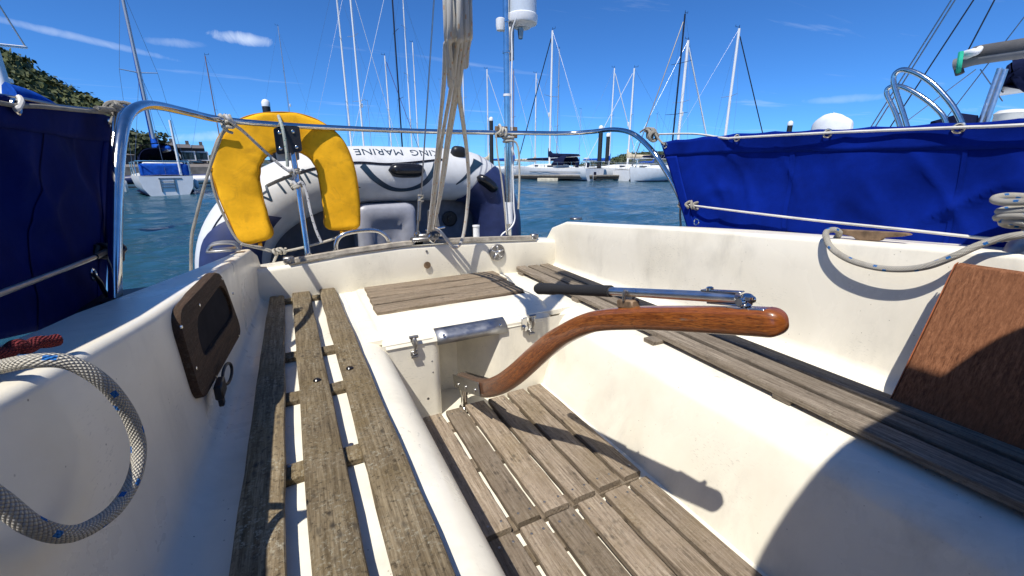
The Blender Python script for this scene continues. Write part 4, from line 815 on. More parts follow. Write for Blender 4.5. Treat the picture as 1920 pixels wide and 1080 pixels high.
def tpatch(name, line, wid, mat, off=.0015, n=30, parent=TUBE):
    # ribbon on the tube: line = [(s, theta)], wid = half width in metres (callable of t)
    P = [(float(np.interp(i/n, np.linspace(0, 1, len(line)), [q[0] for q in line])), float(np.interp(i/n, np.linspace(0, 1, len(line)), [q[1] for q in line]))) for i in range(n+1)]
    P = [tuple(v) for v in [(p.x, p.y) for p in cat_rom([Vector((a, b*DR_*math.pi/180, 0)) for a, b in line], 8)]]
    m_ = len(P); secs = []
    for i, (a, b) in enumerate(P):
        a1, b1 = P[min(i+1, m_-1)]; a0, b0_ = P[max(i-1, 0)]; dx, dy = a1-a0, b1-b0_; l = math.hypot(dx, dy); nx, ny = -dy/l, dx/l; w_ = wid(i/(m_-1)) if callable(wid) else wid
        secs.append([dpt(a+nx*w_*q, (b+ny*w_*q)*180/(math.pi*DR_), off) for q in (-1, -.5, 0, .5, 1)])
    return MB().loft(secs).build(name, mat, parent, angle=80)
# arc length of a given x along the top run
def s_of_x(x): 
    j = [i for i in range(dn) if DP[i].z > -.25]; return float(np.interp(x, [DP[i].x for i in j], [cum[i] for i in j]))
sx = lambda x: s_of_x(x)
tpatch('black_line', [(sx(-.10), 28), (sx(.12), 24), (sx(.33), 25), (sx(.50), 21), (sx(.66), 25), (sx(.88), 34)], .007, 'blackg', .003)
tpatch('printed_arc', [(sx(.36), 20), (sx(.42), -6), (sx(.52), -28), (sx(.62), -32), (sx(.72), -20), (sx(.79), 5), (sx(.82), 24)], lambda t: .012+.008*abs(2*t-1), 'swoosh')
tpatch('printed_arc', [(sx(.95), -20), (sx(1.02), 0), (sx(1.07), 25), (sx(1.09), 42)], lambda t: .004+.022*t, 'swoosh')
tpatch('printed_arc', [(sx(.16), 8), (sx(.22), -10), (sx(.33), -24)], lambda t: .018*(1-t)+.002, 'swoosh')
for xx in (1.10, 1.125, 1.15): tpatch('glued_seam', [(sx(xx), 85), (sx(xx+.005), 40), (sx(xx), 0), (sx(xx-.02), -40)], .004, 'hypg', .0012)
tpatch('black_line', [(.35, 50), (.55, 47), (.75, 43), (.95, 38), (1.05, 30)], .004, 'blackg', .002)
# handles
def pod(s, th, ls, lt, hgt, nm, mat):
    secs = []
    for i in range(11):
        f = -1+.2*i; wv = max(.03, (1-abs(f)**4)**.5); row = []
        for k in range(9): g = -1+.25*k; row.append(dpt(s+f*ls, th+g*wv*lt, hgt*(1-abs(g)**3)*wv))
        secs.append(row)
    return MB().loft(secs).build(nm, mat, TUBE, angle=60)
pod(sx(.625), 9, .115, 15, .045, 'rubber_handle', 'blackg'); pod(sx(1.165), 2, .085, 12, .05, 'rubber_handle', 'blackg')
pod(sx(.98), 55, .05, 12, .05, 'strap_pad', 'blackp')
# lettering, upside down as the dinghy hangs
def tube_text(body, size, s0, th0, flip=True, mat='swoosh'):
    Vt, Ft, x0, x1 = text_mesh(body, size); out = []
    for v in Vt:
        a = (v.x-x0); b = v.y
        if flip: s = s0-a; th = th0-b/DR_*180/math.pi
        else: s = s0+a; th = th0+b/DR_*180/math.pi
        out.append(dpt(s, th, .0015))
    return MB().add(out, Ft).build('lettering', mat, TUBE, smooth=False)
tube_text('KING', .080, sx(.855), 61); tube_text('MARINE', .080, sx(.855)-.235, 61); tube_text('NN', .12, sx(.13), 30); tube_text('LA', .12, sx(.13)-.20, 30)
# white ring mark on the navy bow
cs, ct = .62, 5
pts = [(cs+.085*math.cos(a), ct+.085*math.sin(a)/DR_*57.3) for a in [math.pi*2*k/24 for k in range(25)]]
MB().loft([[dpt(cs+.08*math.cos(a)*q, ct+.08*math.sin(a)*q/DR_*57.3, .0015) for q in (.84, 1)] for a in [math.pi*2*k/36 for k in range(37)]]).build('ring_mark', 'white', TUBE)
# floor (the boat's bottom, standing upright) and inflated seat
mb = MB(); mb.box((.50, 2.93, -.62), (1.62, .05, 1.1), .01); mb.build('boat_floor', 'hypd', DG)
q = atY(843, 410, 2.90); mb = MB(); mb.lathe(q, [(.055, -.004), (.055, .006), (.048, .008), (.046, .004), (.022, .004), (.02, .012), (.008, .013)], (0, -1, 0), 24); mb.build('valve', 'blackp', DG)
c = Vector((.50, 2.76, -.46)); secs = []
def rr(w_, h, r, y, cx, cz, n=6): 
    return [Vector((cx+x, y, cz+z)) for x, z in sum([arc(sx_*(w_/2-r), sz_*(h/2-r), r, a0, a0+90, n) for sx_, sz_, a0 in ((1, 1, 0), (-1, 1, 90), (-1, -1, 180), (1, -1, 270))], [])]
secs = [rr(.36, .50, .05, 2.93, c.x, c.z), rr(.36, .50, .05, 2.70, c.x, c.z), rr(.345, .485, .05, 2.672, c.x, c.z), rr(.30, .44, .05, 2.66, c.x, c.z), rr(.20, .34, .05, 2.665, c.x, c.z-.02), rr(.17, .31, .05, 2.69, c.x, c.z-.03), rr(.10, .22, .04, 2.685, c.x, c.z-.04), rr(.05, .17, .02, 2.70, c.x, c.z-.05)]
MB().loft(secs, closed=True, caps=True).build('inflated_seat', 'hypg', DG, angle=70)

# ================================================================== yachts
def yacht(name, label, mastpos, head, L, top, mastm='mastw', mr=.07, hullm='white', cover='bcov', boom=True, spread=1, forest=None, fr_r=.03, back=True, fb=1.0, B=None, xm=.1, hood=None, stripe=None, group=None, wires=True, wr=.008, cabin=True, boomang=0, radar=None, detail=False, topx=0):
    B = B or L*.31; hd = Vector((math.cos(head), math.sin(head), 0)); root_p = Vector((mastpos.x, mastpos.y, WZ))-hd*(xm*L)
    r = thing(name, label, 'yacht', root_p, head, group, local=True)
    def hb(t): return B/2*(.80+.55*t-.1*t*t if t < .42 else 1.0*(1-((t-.42)/.58)**2.3)*1.0135) if t < 1 else .01
    def zs(t): return fb*(1+.28*max(0, t-.3)**2*2)
    N = 18; secs = []; dk = []
    for i in range(N+1):
        t = i/N; x = -L*.45+L*t+(.35*(1-0) if False else 0); b = max(.015, hb(t)); z = zs(t); bow = .5*t**6
        secs.append([Vector((x-bow*1.2, 0, -.4)), Vector((x-bow*.8, .46*b, -.25)), Vector((x-bow*.5, .74*b, .02)), Vector((x-bow*.2, .93*b, .40*z)), Vector((x, b, .85*z)), Vector((x, b*1.0, z))])
        dk.append([Vector((x, b*.985*q, z+.005+.05*b*(1-q*q))) for q in (-1, -.6, 0, .6, 1)])
    full = [[v for v in s[::-1]]+[Vector((v.x, -v.y, v.z)) for v in s[1:]] for s in secs]
    H = MB().loft(full); H.add([v for v in full[0]], [tuple(range(len(full[0])))]); Ho = H.build('hull', hullm, r, angle=50)
    MB().loft(dk).build('deck', 'offw', r)
    for s_ in (-1, 1): MB().loft([[Vector((lerp(s[1].x, s[2].x, .8)-.0, s_*(lerp(s[2].y, s[3].y, q)+.012), lerp(.03, .12, q))) for q in (0, 1)] for s in secs]).build('boot_stripe', 'ncov', Ho)
    if stripe:
        for s_ in (-1, 1): MB().loft([[Vector((lerp(s[4].x, s[5].x, q), s_*(s[4].y+.012), s[4].z-.10*q-.02)) for q in (0, 1)] for s in secs]).build('hull_stripe', stripe, Ho)
    if cabin:
        cs = []
        for t, w_, h in ((.36, .55, .02), (.37, .55, .42), (.52, .56, .42), (.70, .45, .34), (.80, .32, .10), (.82, .28, .0)):
            x = -L*.45+L*t; b = hb(t)*w_*1.1; z = zs(t)+.03; cs.append([Vector((x, -b, z-.02)), Vector((x, -b*.92, z+h*.8)), Vector((x, -b*.7, z+h)), Vector((x, b*.7, z+h)), Vector((x, b*.92, z+h*.8)), Vector((x, b, z-.02))])
        CB = MB().loft(cs, caps=True).build('cabin', 'white', r, angle=30)
        for s_ in (-1, 1):
            for (t0, t1) in ((.40, .47), (.50, .56), (.60, .65)):
                q = []
                for t in (t0, t1):
                    x = -L*.45+L*t; b = hb(t)*.55*1.1*(1 if t < .55 else .9); z = zs(t)+.03; q.append((x, b, z))
                MB().add([Vector((q[0][0], s_*(q[0][1]*.985+.012), q[0][2]+.12)), Vector((q[1][0], s_*(q[1][1]*.985+.012), q[1][2]+.12)), Vector((q[1][0], s_*(q[1][1]*.95+.012), q[1][2]+.26)), Vector((q[0][0], s_*(q[0][1]*.95+.012), q[0][2]+.26))], [(0, 1, 2, 3)]).build('window', 'win', CB, smooth=False)
    dz = zs(.55)+.3; ht = top-WZ; mx_ = xm*L
    MA = MB().tube([Vector((mx_, 0, .5)), Vector((mx_, 0, dz)), Vector((mx_+topx, 0, ht))], lambda t: mr*(1.25 if mastm == 'mastw' else 1)*(1-.22*t), 8, spline=False).build('mast', mastm, r)
    MB().box((mx_+topx, 0, ht+.12), (.03, .03, .3), 0).build('mast_antenna', 'mastd', MA); mb = MB(); mb.box((mx_+topx-.18, 0, ht+.12), (.4, .02, .03)); mb.box((mx_+topx-.36, 0, ht+.2), (.03, .02, .16)); mb.build('wind_vane', 'mastd', MA)
    for k in range(spread):
        z = lerp(dz, ht, (k+1)/(spread+1)+.03)
        for s_ in (-1, 1): MB().cyl((mx_, 0, z), (mx_-.12, s_*B*.30*(1-.12*k), z+.06), .026, .018, seg=5).build('spreader', mastm if mastm != 'mastw' else 'mastg', MA)
    if radar: MB().lathe((mx_+.22, 0, lerp(dz, ht, radar)), [(.09, 0), (.10, .06), (.10, .35), (.05, .4)], (0, 0, 1), 10).build('radar_reflector', 'white', MA)
    if wires:
        for s_ in (-1, 1):
            z1 = lerp(dz, ht, 1/(spread+1)+.03) if spread else ht*.9
            MB().tube([(mx_-.3, s_*B*.46, fb), (mx_-.12, s_*B*.30, z1), (mx_+topx*.9, 0, ht*.97)], wr, 4, spline=False, caps=False).build('shroud', 'wire', r)
            MB().tube([(mx_-.4, s_*B*.45, fb), (mx_, 0, z1)], wr, 4, spline=False, caps=False).build('shroud', 'wire', r)
        if back: MB().tube([(-L*.44, 0, fb+.1), (mx_+topx, 0, ht)], wr, 4, spline=False, caps=False).build('backstay', 'wire', r)
    MB().tube([(L*.53, 0, zs(1)+.1), (lerp(L*.53, mx_+topx, .97), 0, lerp(zs(1), ht, .95))], fr_r if forest else wr*1.2, 5, spline=False, caps=False).build('forestay', forest or 'wire', r)
    if boom:
        bl = L*.36; bz = dz+.75; ca, sa = math.cos(boomang), math.sin(boomang)
        bp = lambda d_, y=0, z=0: Vector((mx_-d_*ca-y*sa, -d_*sa+y*ca, z))
        BM = MB().cyl(bp(0, 0, bz), bp(bl, 0, bz+.1), .07, seg=8).build('boom', mastm, r)
        if cover:
            cs = []
            for f, rr_, hh in ((-.04, .10, 1.1), (.02, .15, .75), (.1, .17, .48), (.35, .17, .40), (.7, .15, .32), (.95, .12, .22), (1.0, .06, .12)):
                cs.append([bp(f*bl, rr_*math.cos(a), bz+.1*f+(hh*.5-.03)+hh*.5*math.sin(a)+.02*math.sin(9*f)) for a in [2*math.pi*k/10 for k in range(10)]])
            MB().loft(cs, closed=True, caps=True).build('sail_cover', cover, BM)
    if hood:
        cs = []; x0 = -L*.45+L*.34
        for x, h, w_ in ((x0-.9, .95, .34), (x0-.2, 1.0, .36), (x0+.5, .75, .34), (x0+1.0, .3, .28)):
            cs.append([Vector((x, B*w_*math.copysign(abs(math.cos(a))**.6, math.cos(a)), fb+.3+h*math.sin(a)**.7)) for a in [math.pi*k/12 for k in range(13)]])
        o = MB().loft(cs).build('spray_hood', hood, r); o.modifiers.new('t', 'SOLIDIFY').thickness = .02
        MB().add([Vector((x0+1.02, -.35*B*.5, fb+.42)), Vector((x0+1.02, .35*B*.5, fb+.42)), Vector((x0+.6, .45*B*.5, fb+.92)), Vector((x0+.6, -.45*B*.5, fb+.92))], [(0, 1, 2, 3)]).build('hood_window', 'win', o, smooth=False)
    # rails
    for xr, s0 in ((-L*.43, -1), (L*.5, 1)):
        t = .03 if s0 < 0 else .97; b = max(.2, hb(t)*.9); z = zs(t)
        mb = MB(); mb.tube([(xr-s0*1.0, -B*.4 if s0 < 0 else -b*1.8, z+.62), (xr, -b, z+.65), (xr+s0*.12, 0, z+.65), (xr, b, z+.65), (xr-s0*1.0, B*.4 if s0 < 0 else b*1.8, z+.62)], .018, 6, 4)
        for yy in (-b, b): mb.cyl((xr, yy, z), (xr, yy, z+.65), .016, seg=5)
        if s0 < 0 and mr > .08:
            for s_ in (-1, 1):
                for zz_ in (.3, .6): mb.tube([(-L*.45+L*t_, s_*hb(t_)*.95, zs(t_)+zz_) for t_ in (.1, .3, .5, .7, .9)], .009, 4, 2)
                for t_ in (.15, .3, .45, .6, .75): mb.cyl((-L*.45+L*t_, s_*hb(t_)*.95, zs(t_)), (-L*.45+L*t_, s_*hb(t_)*.95, zs(t_)+.62), .014, seg=4)
        mb.build('stern_rail' if s0 < 0 else 'bow_rail', 'steel', r)
    if detail is not False: detail(r, L, B, fb, hb, zs)
    return r
RA = math.atan2(-math.sin(yw), math.cos(yw))       # heading of image right
LA = RA+math.pi
def bdir(px): q = ray(px, HY); return math.atan2(q.y, q.x)
def mtop(px, py, D): return atD(px, py, D).z
# blue-covered yacht, stern towards us
def dblue(r, L, B, fb, hb, zs):
    xs_ = -L*.45
    MB().box((xs_+1.15, 0, fb+.26), (1.9, B*.74, .56), .12, seg=3).build('cockpit_cloth', 'bcov', r)
    MB().box((xs_+1.15, 0, fb+.30), (1.5, B*.60, .60), .03).build('cockpit_well', 'offw', r)
    mb = MB()
    for y in (-.25, .25): mb.box((xs_-.02, y, fb*.55), (.03, .04, .62))
    for z in (.3, .5, .7): mb.box((xs_-.03, 0, fb*.55-.3+z*.62), (.03, .5, .035))
    mb.build('stern_ladder', 'dull', r)
    MB().add([(xs_-.012, -.55, fb*.83), (xs_-.012, .30, fb*.83), (xs_-.012, .30, fb*.90), (xs_-.012, -.55, fb*.90)], [(0, 1, 2, 3)]).build('name_band', 'dull', r, smooth=False)
    MB().loft([[Vector((x, y, fb+1.0+h)) for y, h in ((-B*.36, 0), (-B*.3, .35), (0, .5), (B*.3, .35), (B*.36, 0))] for x in (xs_+1.7, xs_+2.5, xs_+3.1)]).build('hood_canopy', 'ncov', r)
    MB().cyl((xs_+.2, -.55, fb), (xs_+.2, -.55, fb+2.4), .05, seg=8).build('flag_pole', 'white', r)
    MB().box((xs_+.2, .62*B, fb*.5), (.25, .22, .6), .08).build('fender', 'offw', r); MB().box((xs_+3.6, -.56*B, fb*.45), (.22, .2, .55), .08).build('fender', 'white', r)
D0 = 25; mp_ = atD(300, HY, D0+4.2)
yacht('moored_yacht', 'white yacht with bright blue covers seen stern-on beyond the curved rail', mp_, bdir(296)+R(2), 7.4, mtop(228, -40, D0+4.2), 'mastg', .085, cover='bcov', spread=1, forest='bcov', fr_r=.06, hood='ncov', fb=.85, xm=.12, detail=dblue, boomang=.15, B=2.4)
# yachts whose masts stand on the skyline: (px, D, top px, top py, heading, L, mast, cover, forestay, label, extra)
def sk(px, D, tx, ty, head, L, mm, cov, fs, label, mr=.075, spread=1, **k):
    return yacht('moored_yacht', label, atD(px, HY, D), head, L, mtop(tx, ty, D), mm, mr, cover=cov, spread=spread, forest=fs, group=None, **k)
sk(422, 62, 390, 105, LA+.4, 8, 'mastb', 'bcov', None, 'yacht with a short reddish mast standing left of the yellow buoy', .06)
sk(557, 78, 545, 52, RA+.5, 11, 'mastg', 'ncov', None, 'yacht with a thin grey mast rising just right of the yellow buoy top', .06, 2, radar=.45)
sk(663, 52, 655, -40, RA+.3, 11.5, 'mastw', 'bcov', None, 'yacht with the tall left mast of the pair above the dinghy lettering', .085, 2)
sk(686, 50, 668, -50, RA+.9, 12, 'mastw', 'bcov', 'mastw', 'yacht with the tall right mast of the pair above the dinghy lettering', .085, 2, fr_r=.025, radar=.33)
sk(737, 55, 727, 105, RA+.2, 9, 'mastw', 'bcov', 'purple', 'yacht with a short pale mast and purple furled sail above the dinghy', .07, 1, radar=.33)
sk(757, 47, 769, -60, LA+.5, 13, 'mastd', 'ncov', 'mastw', 'yacht with the tall black mast above the dinghy lettering', .09, 2, fr_r=.02)
sk(775, 60, 770, -30, RA-.2, 12, 'mastw', 'ncov', None, 'yacht with the tall white mast just right of the black mast', .075, 3)
sk(787, 66, 777, 80, RA+.1, 10, 'mastw', 'ncov', None, 'yacht with a medium white mast left of the rope tackle', .075, 2)
sk(873, 56, 876, 60, RA+.7, 11, 'mastw', 'ncov', None, 'yacht whose white mast stands right behind the rope tackle', .075, 3)
sk(916, 58, 914, 130, RA+.2, 9.5, 'mastw', 'beige', 'mastw', 'yacht with a white mast just left of the stainless pole', .08, 1, fr_r=.035, radar=.48)
sk(963, 60, 963, 132, RA+.5, 9, 'mastb', 'bcov', 'mastw', 'yacht with a brown mast and red-striped hull right of the stainless pole', .07, 1, stripe='red', fr_r=.025)
sk(1003, 63, 1006, 138, RA+.2, 10, 'mastw', 'beige', 'mastw', 'yacht with a plain white mast and cream cover behind the big white yacht', .08, 1, fr_r=.03)
def dbav(r, L, B, fb, hb, zs):
    xs_ = -L*.45
    for y in (-.5, .5): MB().box((xs_+1.6, y*1.6, fb+.35), (.1, .5, .5), .04).build('cockpit_cloth', 'ncov', r)
    for x in (1.2, 1.65): MB().box((x-1.5, -B*.51, fb*.62), (.34, .16, .6), .06).build('fender', 'ncov', r)
    MB().box((xs_-.03, .0, fb*.4), (.06, .35, .75), .02).build('transom_panel', 'ncov', r)
    for s_ in (-1, 1): MB().loft([[Vector((-L*.45+L*t, s_*(hb(t)*1.0+.012), fb*z)) for z in (.70, .74)] for t in (.05, .2, .35, .5, .65)]).build('hull_line', 'dull', r)
    MB().lathe((xs_+1.1, 0, fb+.1), [(.06, 0), (.06, .8), (.3, .82), (.3, .9), (.06, .92)], (0, 0, 1), 12).build('wheel_pedestal', 'white', r)
sk(1030, 47, 1046, 57, LA-.85, 11.5, 'mastw', 'ncov', 'mastd', 'big white yacht with navy boom cover and hood at the pontoon end', .095, 1, hood='ncov', fr_r=.05, fb=1.15, detail=dbav, radar=.38, xm=.08)
sk(1043, 57, 1046, 92, RA+.2, 11, 'mastg', 'ncov', 'mastw', 'yacht with a slim grey mast close behind the big white yacht', .07, 2, fr_r=.02)
sk(1141, 62, 1148, 128, RA+.2, 10.5, 'mastw', 'bcov', 'mastw', 'yacht with a blue boom cover behind the tall black pile', .08, 1, fr_r=.06, boomang=0)
sk(1176, 50, 1189, 128, LA-.15, 11.5, 'mastw', 'beige', 'mastw', 'long white yacht with a beige boom cover left of the blue cloth', .085, 1, fb=1.1, fr_r=.03, radar=.42, xm=.12)
sk(1256, 44, 1268, 28, LA+.6, 12.5, 'mastd', 'ncov', 'mastd', 'yacht with the tall black mast left of the blue cloth', .09, 2, fr_r=.045)
sk(1266, 48, 1289, 76, RA+.4, 12, 'mastw', 'ncov', 'mastw', 'yacht with a thick white mast and pale furled sail behind the blue cloth', .13, 1, fr_r=.07, radar=.42)
sk(1352, 46, 1374, 55, RA+.15, 12, 'mastw', 'ncov', 'mastd', 'yacht with a white mast and black furled sail standing above the blue cloth', .11, 1, fr_r=.05)
for px, D, tx, ty, lab in ((700, 95, 698, 190, 'distant yacht with a hair-thin mast low behind the dinghy, left of the pair'), (832, 100, 832, 150, 'distant yacht with a hair-thin mast behind the left rope of the tackle'), (1085, 90, 1087, 205, 'distant yacht with a short thin mast behind the navy boom cover'), (1224, 92, 1228, 215, 'distant yacht with a thin short mast seen under the curved rail')):
    sk(px, D, tx, ty, RA+.3, 9, 'mastg', 'bcov', None, lab, .05, 1, wires=False, fr_r=.02)

# ================================================================== piles and pontoons
def pile(px, D, ty, label, r=.22):
    p = atD(px, HY, D); zt = mtop(px, ty, D); g = thing('mooring_pile', label, 'pile', (p.x, p.y, WZ-1), group='black mooring piles with white caps')
    cap = r*1.9
    MB().cyl((p.x, p.y, WZ-1), (p.x, p.y, zt-cap), r, seg=14).build('pile_shaft', 'pile', g)
    MB().lathe((p.x, p.y, zt-cap), [(r*1.06, 0), (r*1.06, cap*.55), (r*.75, cap*.85), (r*.2, cap)], (0, 0, 1), 14).build('pile_cap', 'white', g)
pile(516, 34, 187, 'black pile with white cap showing above the yellow buoy', .24)
pile(922, 50, 219, 'black pile with white cap just left of the stainless pole')
pile(1123, 46, 235, 'tallest black pile with white cap in front of the blue boom cover')
pile(1137, 52, 249, 'shorter black pile with white cap right behind the tallest one')
pile(1468, 40, 227, 'black pile with white cap peeping over the blue cloth', .18)
p = atD(48, HY, 30); g = thing('lamp_post', 'white-capped post in front of the wooded hill at the far left', 'post', (p.x, p.y, WZ-.5)); zt = mtop(48, 143, 30)
MB().lathe((p.x, p.y, zt-.35), [(.42, 0), (.42, .16), (.1, .35)], (0, 0, 1), 14).build('post_cap', 'white', g); MB().cyl((p.x, p.y, WZ-.5), (p.x, p.y, zt-.35), .26, seg=12).build('post_shaft', 'pile', g); MB().cyl((p.x, p.y, zt-1.0), (p.x, p.y, zt-.7), .35, seg=12).build('collar', 'dull', g)
def pontoon(px0, px1, D0_, D1_, label, floats):
    a = atD(px0, HY, D0_); b = atD(px1, HY, D1_); c = (a+b)/2; d = (b-a); ang = math.atan2(d.y, d.x); L = math.hypot(d.x, d.y)
    g = thing('pontoon', label, 'pontoon', (c.x, c.y, WZ), ang, local=True, group='floating pontoons')
    MB().box((0, 0, .48), (L, 1.3, .14), .02).build('walkway', 'pont', g); MB().box((0, 0, .30), (L, 1.2, .22), .02).build('side_beam', 'dark', g)
    for f in floats: MB().box((f*L, 0, .06), (2.0, 1.34, .40), .03).build('float', 'float', g)
pontoon(930, 1112, 44, 43, 'pontoon under the big white yacht with navy covers', (.05,)); pontoon(1112, 1190, 43, 46, 'dark pontoon reaching left of the long white yacht', (.3,)); pontoon(1165, 1215, 44.5, 45, 'short pontoon finger beside the long white yacht', (.1,)); pontoon(1095, 1165, 52, 52, 'pontoon behind the tallest black pile', (0,))
# moored dinghies by the far shore
def rib(px, D, label, m_):
    p = atD(px, HY, D); g = thing('moored_dinghy', label, 'dinghy', (p.x, p.y, WZ), RA+.3, local=True, group='dinghies by the far shore')
    MB().tube([(-1.5, -.65, .45), (.4, -.7, .5), (1.3, -.4, .62), (1.6, 0, .7), (1.3, .4, .62), (.4, .7, .5), (-1.5, .65, .45)], .23, 10, 5).build('tube', m_, g); MB().box((-.2, 0, .25), (2.6, 1.0, .12), .03).build('dinghy_floor', 'dark', g)
rib(384, 36, 'grey inflatable moored right of the blue-covered yacht', 'hyp'); rib(368, 44, 'dark inflatable behind the grey one near the shore', 'hypn'); rib(232, 38, 'small dark boat left of the blue-covered yacht', 'hypn')

# ================================================================== far shore on the left
def strip(name, pts, D0_, z0, z1, mat, D1_=None):
    V = []; 
    for px in pts: a = atD(px, HY, D0_); V += [Vector((a.x, a.y, WZ-.5)), Vector((a.x, a.y, z0))]
    for px in pts: a = atD(px, HY, D1_ or D0_+60); V += [Vector((a.x, a.y, z0)), Vector((a.x, a.y, z1))]
    n = len(pts); Fc = []
    for i in range(n-1): Fc += [(2*i, 2*i+2, 2*i+3, 2*i+1), (2*i+1, 2*i+3, 2*n+2*i+3, 2*n+2*i+1)]
    return tag(MB().add(V, Fc).build(name, mat), kind='structure')
strip('shore', [-500, -200, 0, 100, 200, 260, 330, 420, 480], 48, WZ+1.3, WZ+2.6, 'stone')
def hill(name, prof, D, depth, mat, seed=0, rough=.06):
    V = []; rows = 7
    for j in range(rows):
        f = j/(rows-1); d = D+depth*f
        for i, (px, py) in enumerate(prof):
            a = atD(px, HY, d); ht = mtop(px, py, D+depth*.75); z = WZ+(ht-WZ)*min(1, (f*1.33))**.75
            V.append(Vector((a.x, a.y, z)))
    n = len(prof); Fc = [(j*n+i, j*n+i+1, (j+1)*n+i+1, (j+1)*n+i) for j in range(rows-1) for i in range(n-1)]
    tag(MB().add(V, Fc).build(name, mat), kind='structure'); return V, n, rows
def crown_template(nq, seed, s):
    rn = np.random.default_rng(seed); d = rn.normal(size=(nq, 3)); d /= np.linalg.norm(d, axis=1)[:, None]; rr_ = rn.uniform(.45, 1.05, nq)
    lob = 1+.28*np.sin(d[:, 0]*4.1+seed)*np.cos(d[:, 1]*3.7)+.2*np.sin(d[:, 2]*5+seed*2); c = d*(rr_*lob)[:, None]*np.array([1, 1, .8])
    u = rn.normal(size=(nq, 3)); u -= d*(u*d).sum(1)[:, None]*.6; u /= np.linalg.norm(u, axis=1)[:, None]; v = np.cross(d+rn.normal(size=(nq, 3))*.5, u); v /= np.linalg.norm(v, axis=1)[:, None]
    sz = s*rn.uniform(.6, 1.4, nq)[:, None]
    return np.stack([c-u*sz-v*sz, c+u*sz-v*sz, c+u*sz+v*sz, c-u*sz+v*sz], 1)      # nq,4,3
TEMPL = [crown_template(260, k, .10) for k in range(5)]
def wood(name, label, places, mat, cat='wood'):
    VV = []
    for i, (p, s) in enumerate(places):
        q = TEMPL[i % 5].reshape(-1, 3); a = random.random()*6.28; ca, sa = math.cos(a), math.sin(a); rot = np.stack([q[:, 0]*ca-q[:, 1]*sa, q[:, 0]*sa+q[:, 1]*ca, q[:, 2]], 1)
        VV.append(rot*np.array([s, s, s*random.uniform(.85, 1.2)])+np.array(p))
    V = np.concatenate(VV); n = len(V)//4; me = bpy.data.meshes.new(name); me.from_pydata(V.tolist(), [], np.arange(n*4).reshape(n, 4).tolist()); me.materials.append(M[mat])
    o = bpy.data.objects.new(name, me); C.objects.link(o); return tag(o, label, cat, kind='stuff')
prof = [(-420, -60), (-250, 10), (-120, 60), (-40, 88), (20, 96), (60, 110), (95, 132), (125, 158), (155, 178), (190, 192), (215, 205), (240, 262), (300, 292)]
HV, hn, hr = hill('hillside', prof, 78, 60, 'hill')
pl_ = []
for k in range(620):
    u = random.random()**1.1; i = u*(hn-1.01); j = random.uniform(.6, hr-2.2); i0, j0 = int(i), int(j); fi, fj = i-i0, j-j0
    p = (HV[j0*hn+i0]*(1-fi)+HV[j0*hn+i0+1]*fi)*(1-fj)+(HV[(j0+1)*hn+i0]*(1-fi)+HV[(j0+1)*hn+i0+1]*fi)*fj
    pl_.append(((p.x, p.y, p.z-.4), random.uniform(1.6, 3.1)))
wood('wooded_hillside', 'dense dark green wood covering the hill at the far left', pl_, 'leaf')
prof2 = [(1080, 312), (1130, 306), (1160, 296), (1190, 289), (1220, 287), (1260, 288), (1300, 285), (1400, 290), (1600, 300), (1900, 306)]
HV2, h2, r2 = hill('far_hill', prof2, 330, 160, 'hill'); pl2 = []
for k in range(260):
    i = random.random()*(h2-1.01)*.62; j = random.uniform(2, r2-1.4); i0, j0 = int(i), int(j); fi, fj = i-i0, j-j0
    p = (HV2[j0*h2+i0]*(1-fi)+HV2[j0*h2+i0+1]*fi)*(1-fj)+(HV2[(j0+1)*h2+i0]*(1-fi)+HV2[(j0+1)*h2+i0+1]*fi)*fj; pl2.append(((p.x, p.y, p.z-1.5), random.uniform(3, 6)))
wood('far_wood', 'low dark wood on the hill behind the long white yacht', pl2, 'leafd')
pr3 = [(200, 305), (260, 296), (330, 300), (420, 296), (520, 300), (640, 306), (760, 309), (900, 311), (1000, 312)]
hill('far_shore', pr3, 240, 120, 'hill')
# trees by the houses
def tree(px, D, ty, s, label):
    p = atD(px, HY, D); zt = mtop(px, ty, D); g = thing('tree', label, 'tree', (p.x, p.y, WZ+1.5), group='trees by the far houses')
    mb = MB(); c = Vector((p.x, p.y, zt-s)); mb.tube([(p.x, p.y, WZ+1.5), c-Vector((0, 0, s*.4)), c+Vector((0, 0, s*.4))], lambda t: .28*(1-.7*t), 7)
    for k in range(4): a = k*1.6; mb.tube([c-Vector((0, 0, s*.6)), c+Vector((math.cos(a)*s*.5, math.sin(a)*s*.5, s*.2))], .09, 5, spline=False)
    mb.build('trunk', 'bark', g); VV = []
    for k in range(7):
        a = random.random()*6.28; rr_ = s*.55*random.random()**.5; q = TEMPL[k % 5].reshape(-1, 3)*s*.55; VV.append(q+np.array([c.x+rr_*math.cos(a), c.y+rr_*math.sin(a), c.z+random.uniform(-.35, .5)*s]))
    V = np.concatenate(VV); n = len(V)//4; me = bpy.data.meshes.new('crown'); me.from_pydata((V-np.array(g.location)).tolist(), [], np.arange(n*4).reshape(n, 4).tolist()); me.materials.append(M['leafd']); o = bpy.data.objects.new('crown', me); C.objects.link(o); o.parent = g
tree(276, 62, 238, 2.3, 'taller dark tree behind the mast of the blue-covered yacht'); tree(300, 66, 255, 2.0, 'lower dark tree between the blue-covered yacht and the houses'); tree(240, 64, 264, 1.8, 'round dark tree seen just inside the curved rail'); tree(405, 75, 285, 1.6, 'small dark tree at the end of the house row')
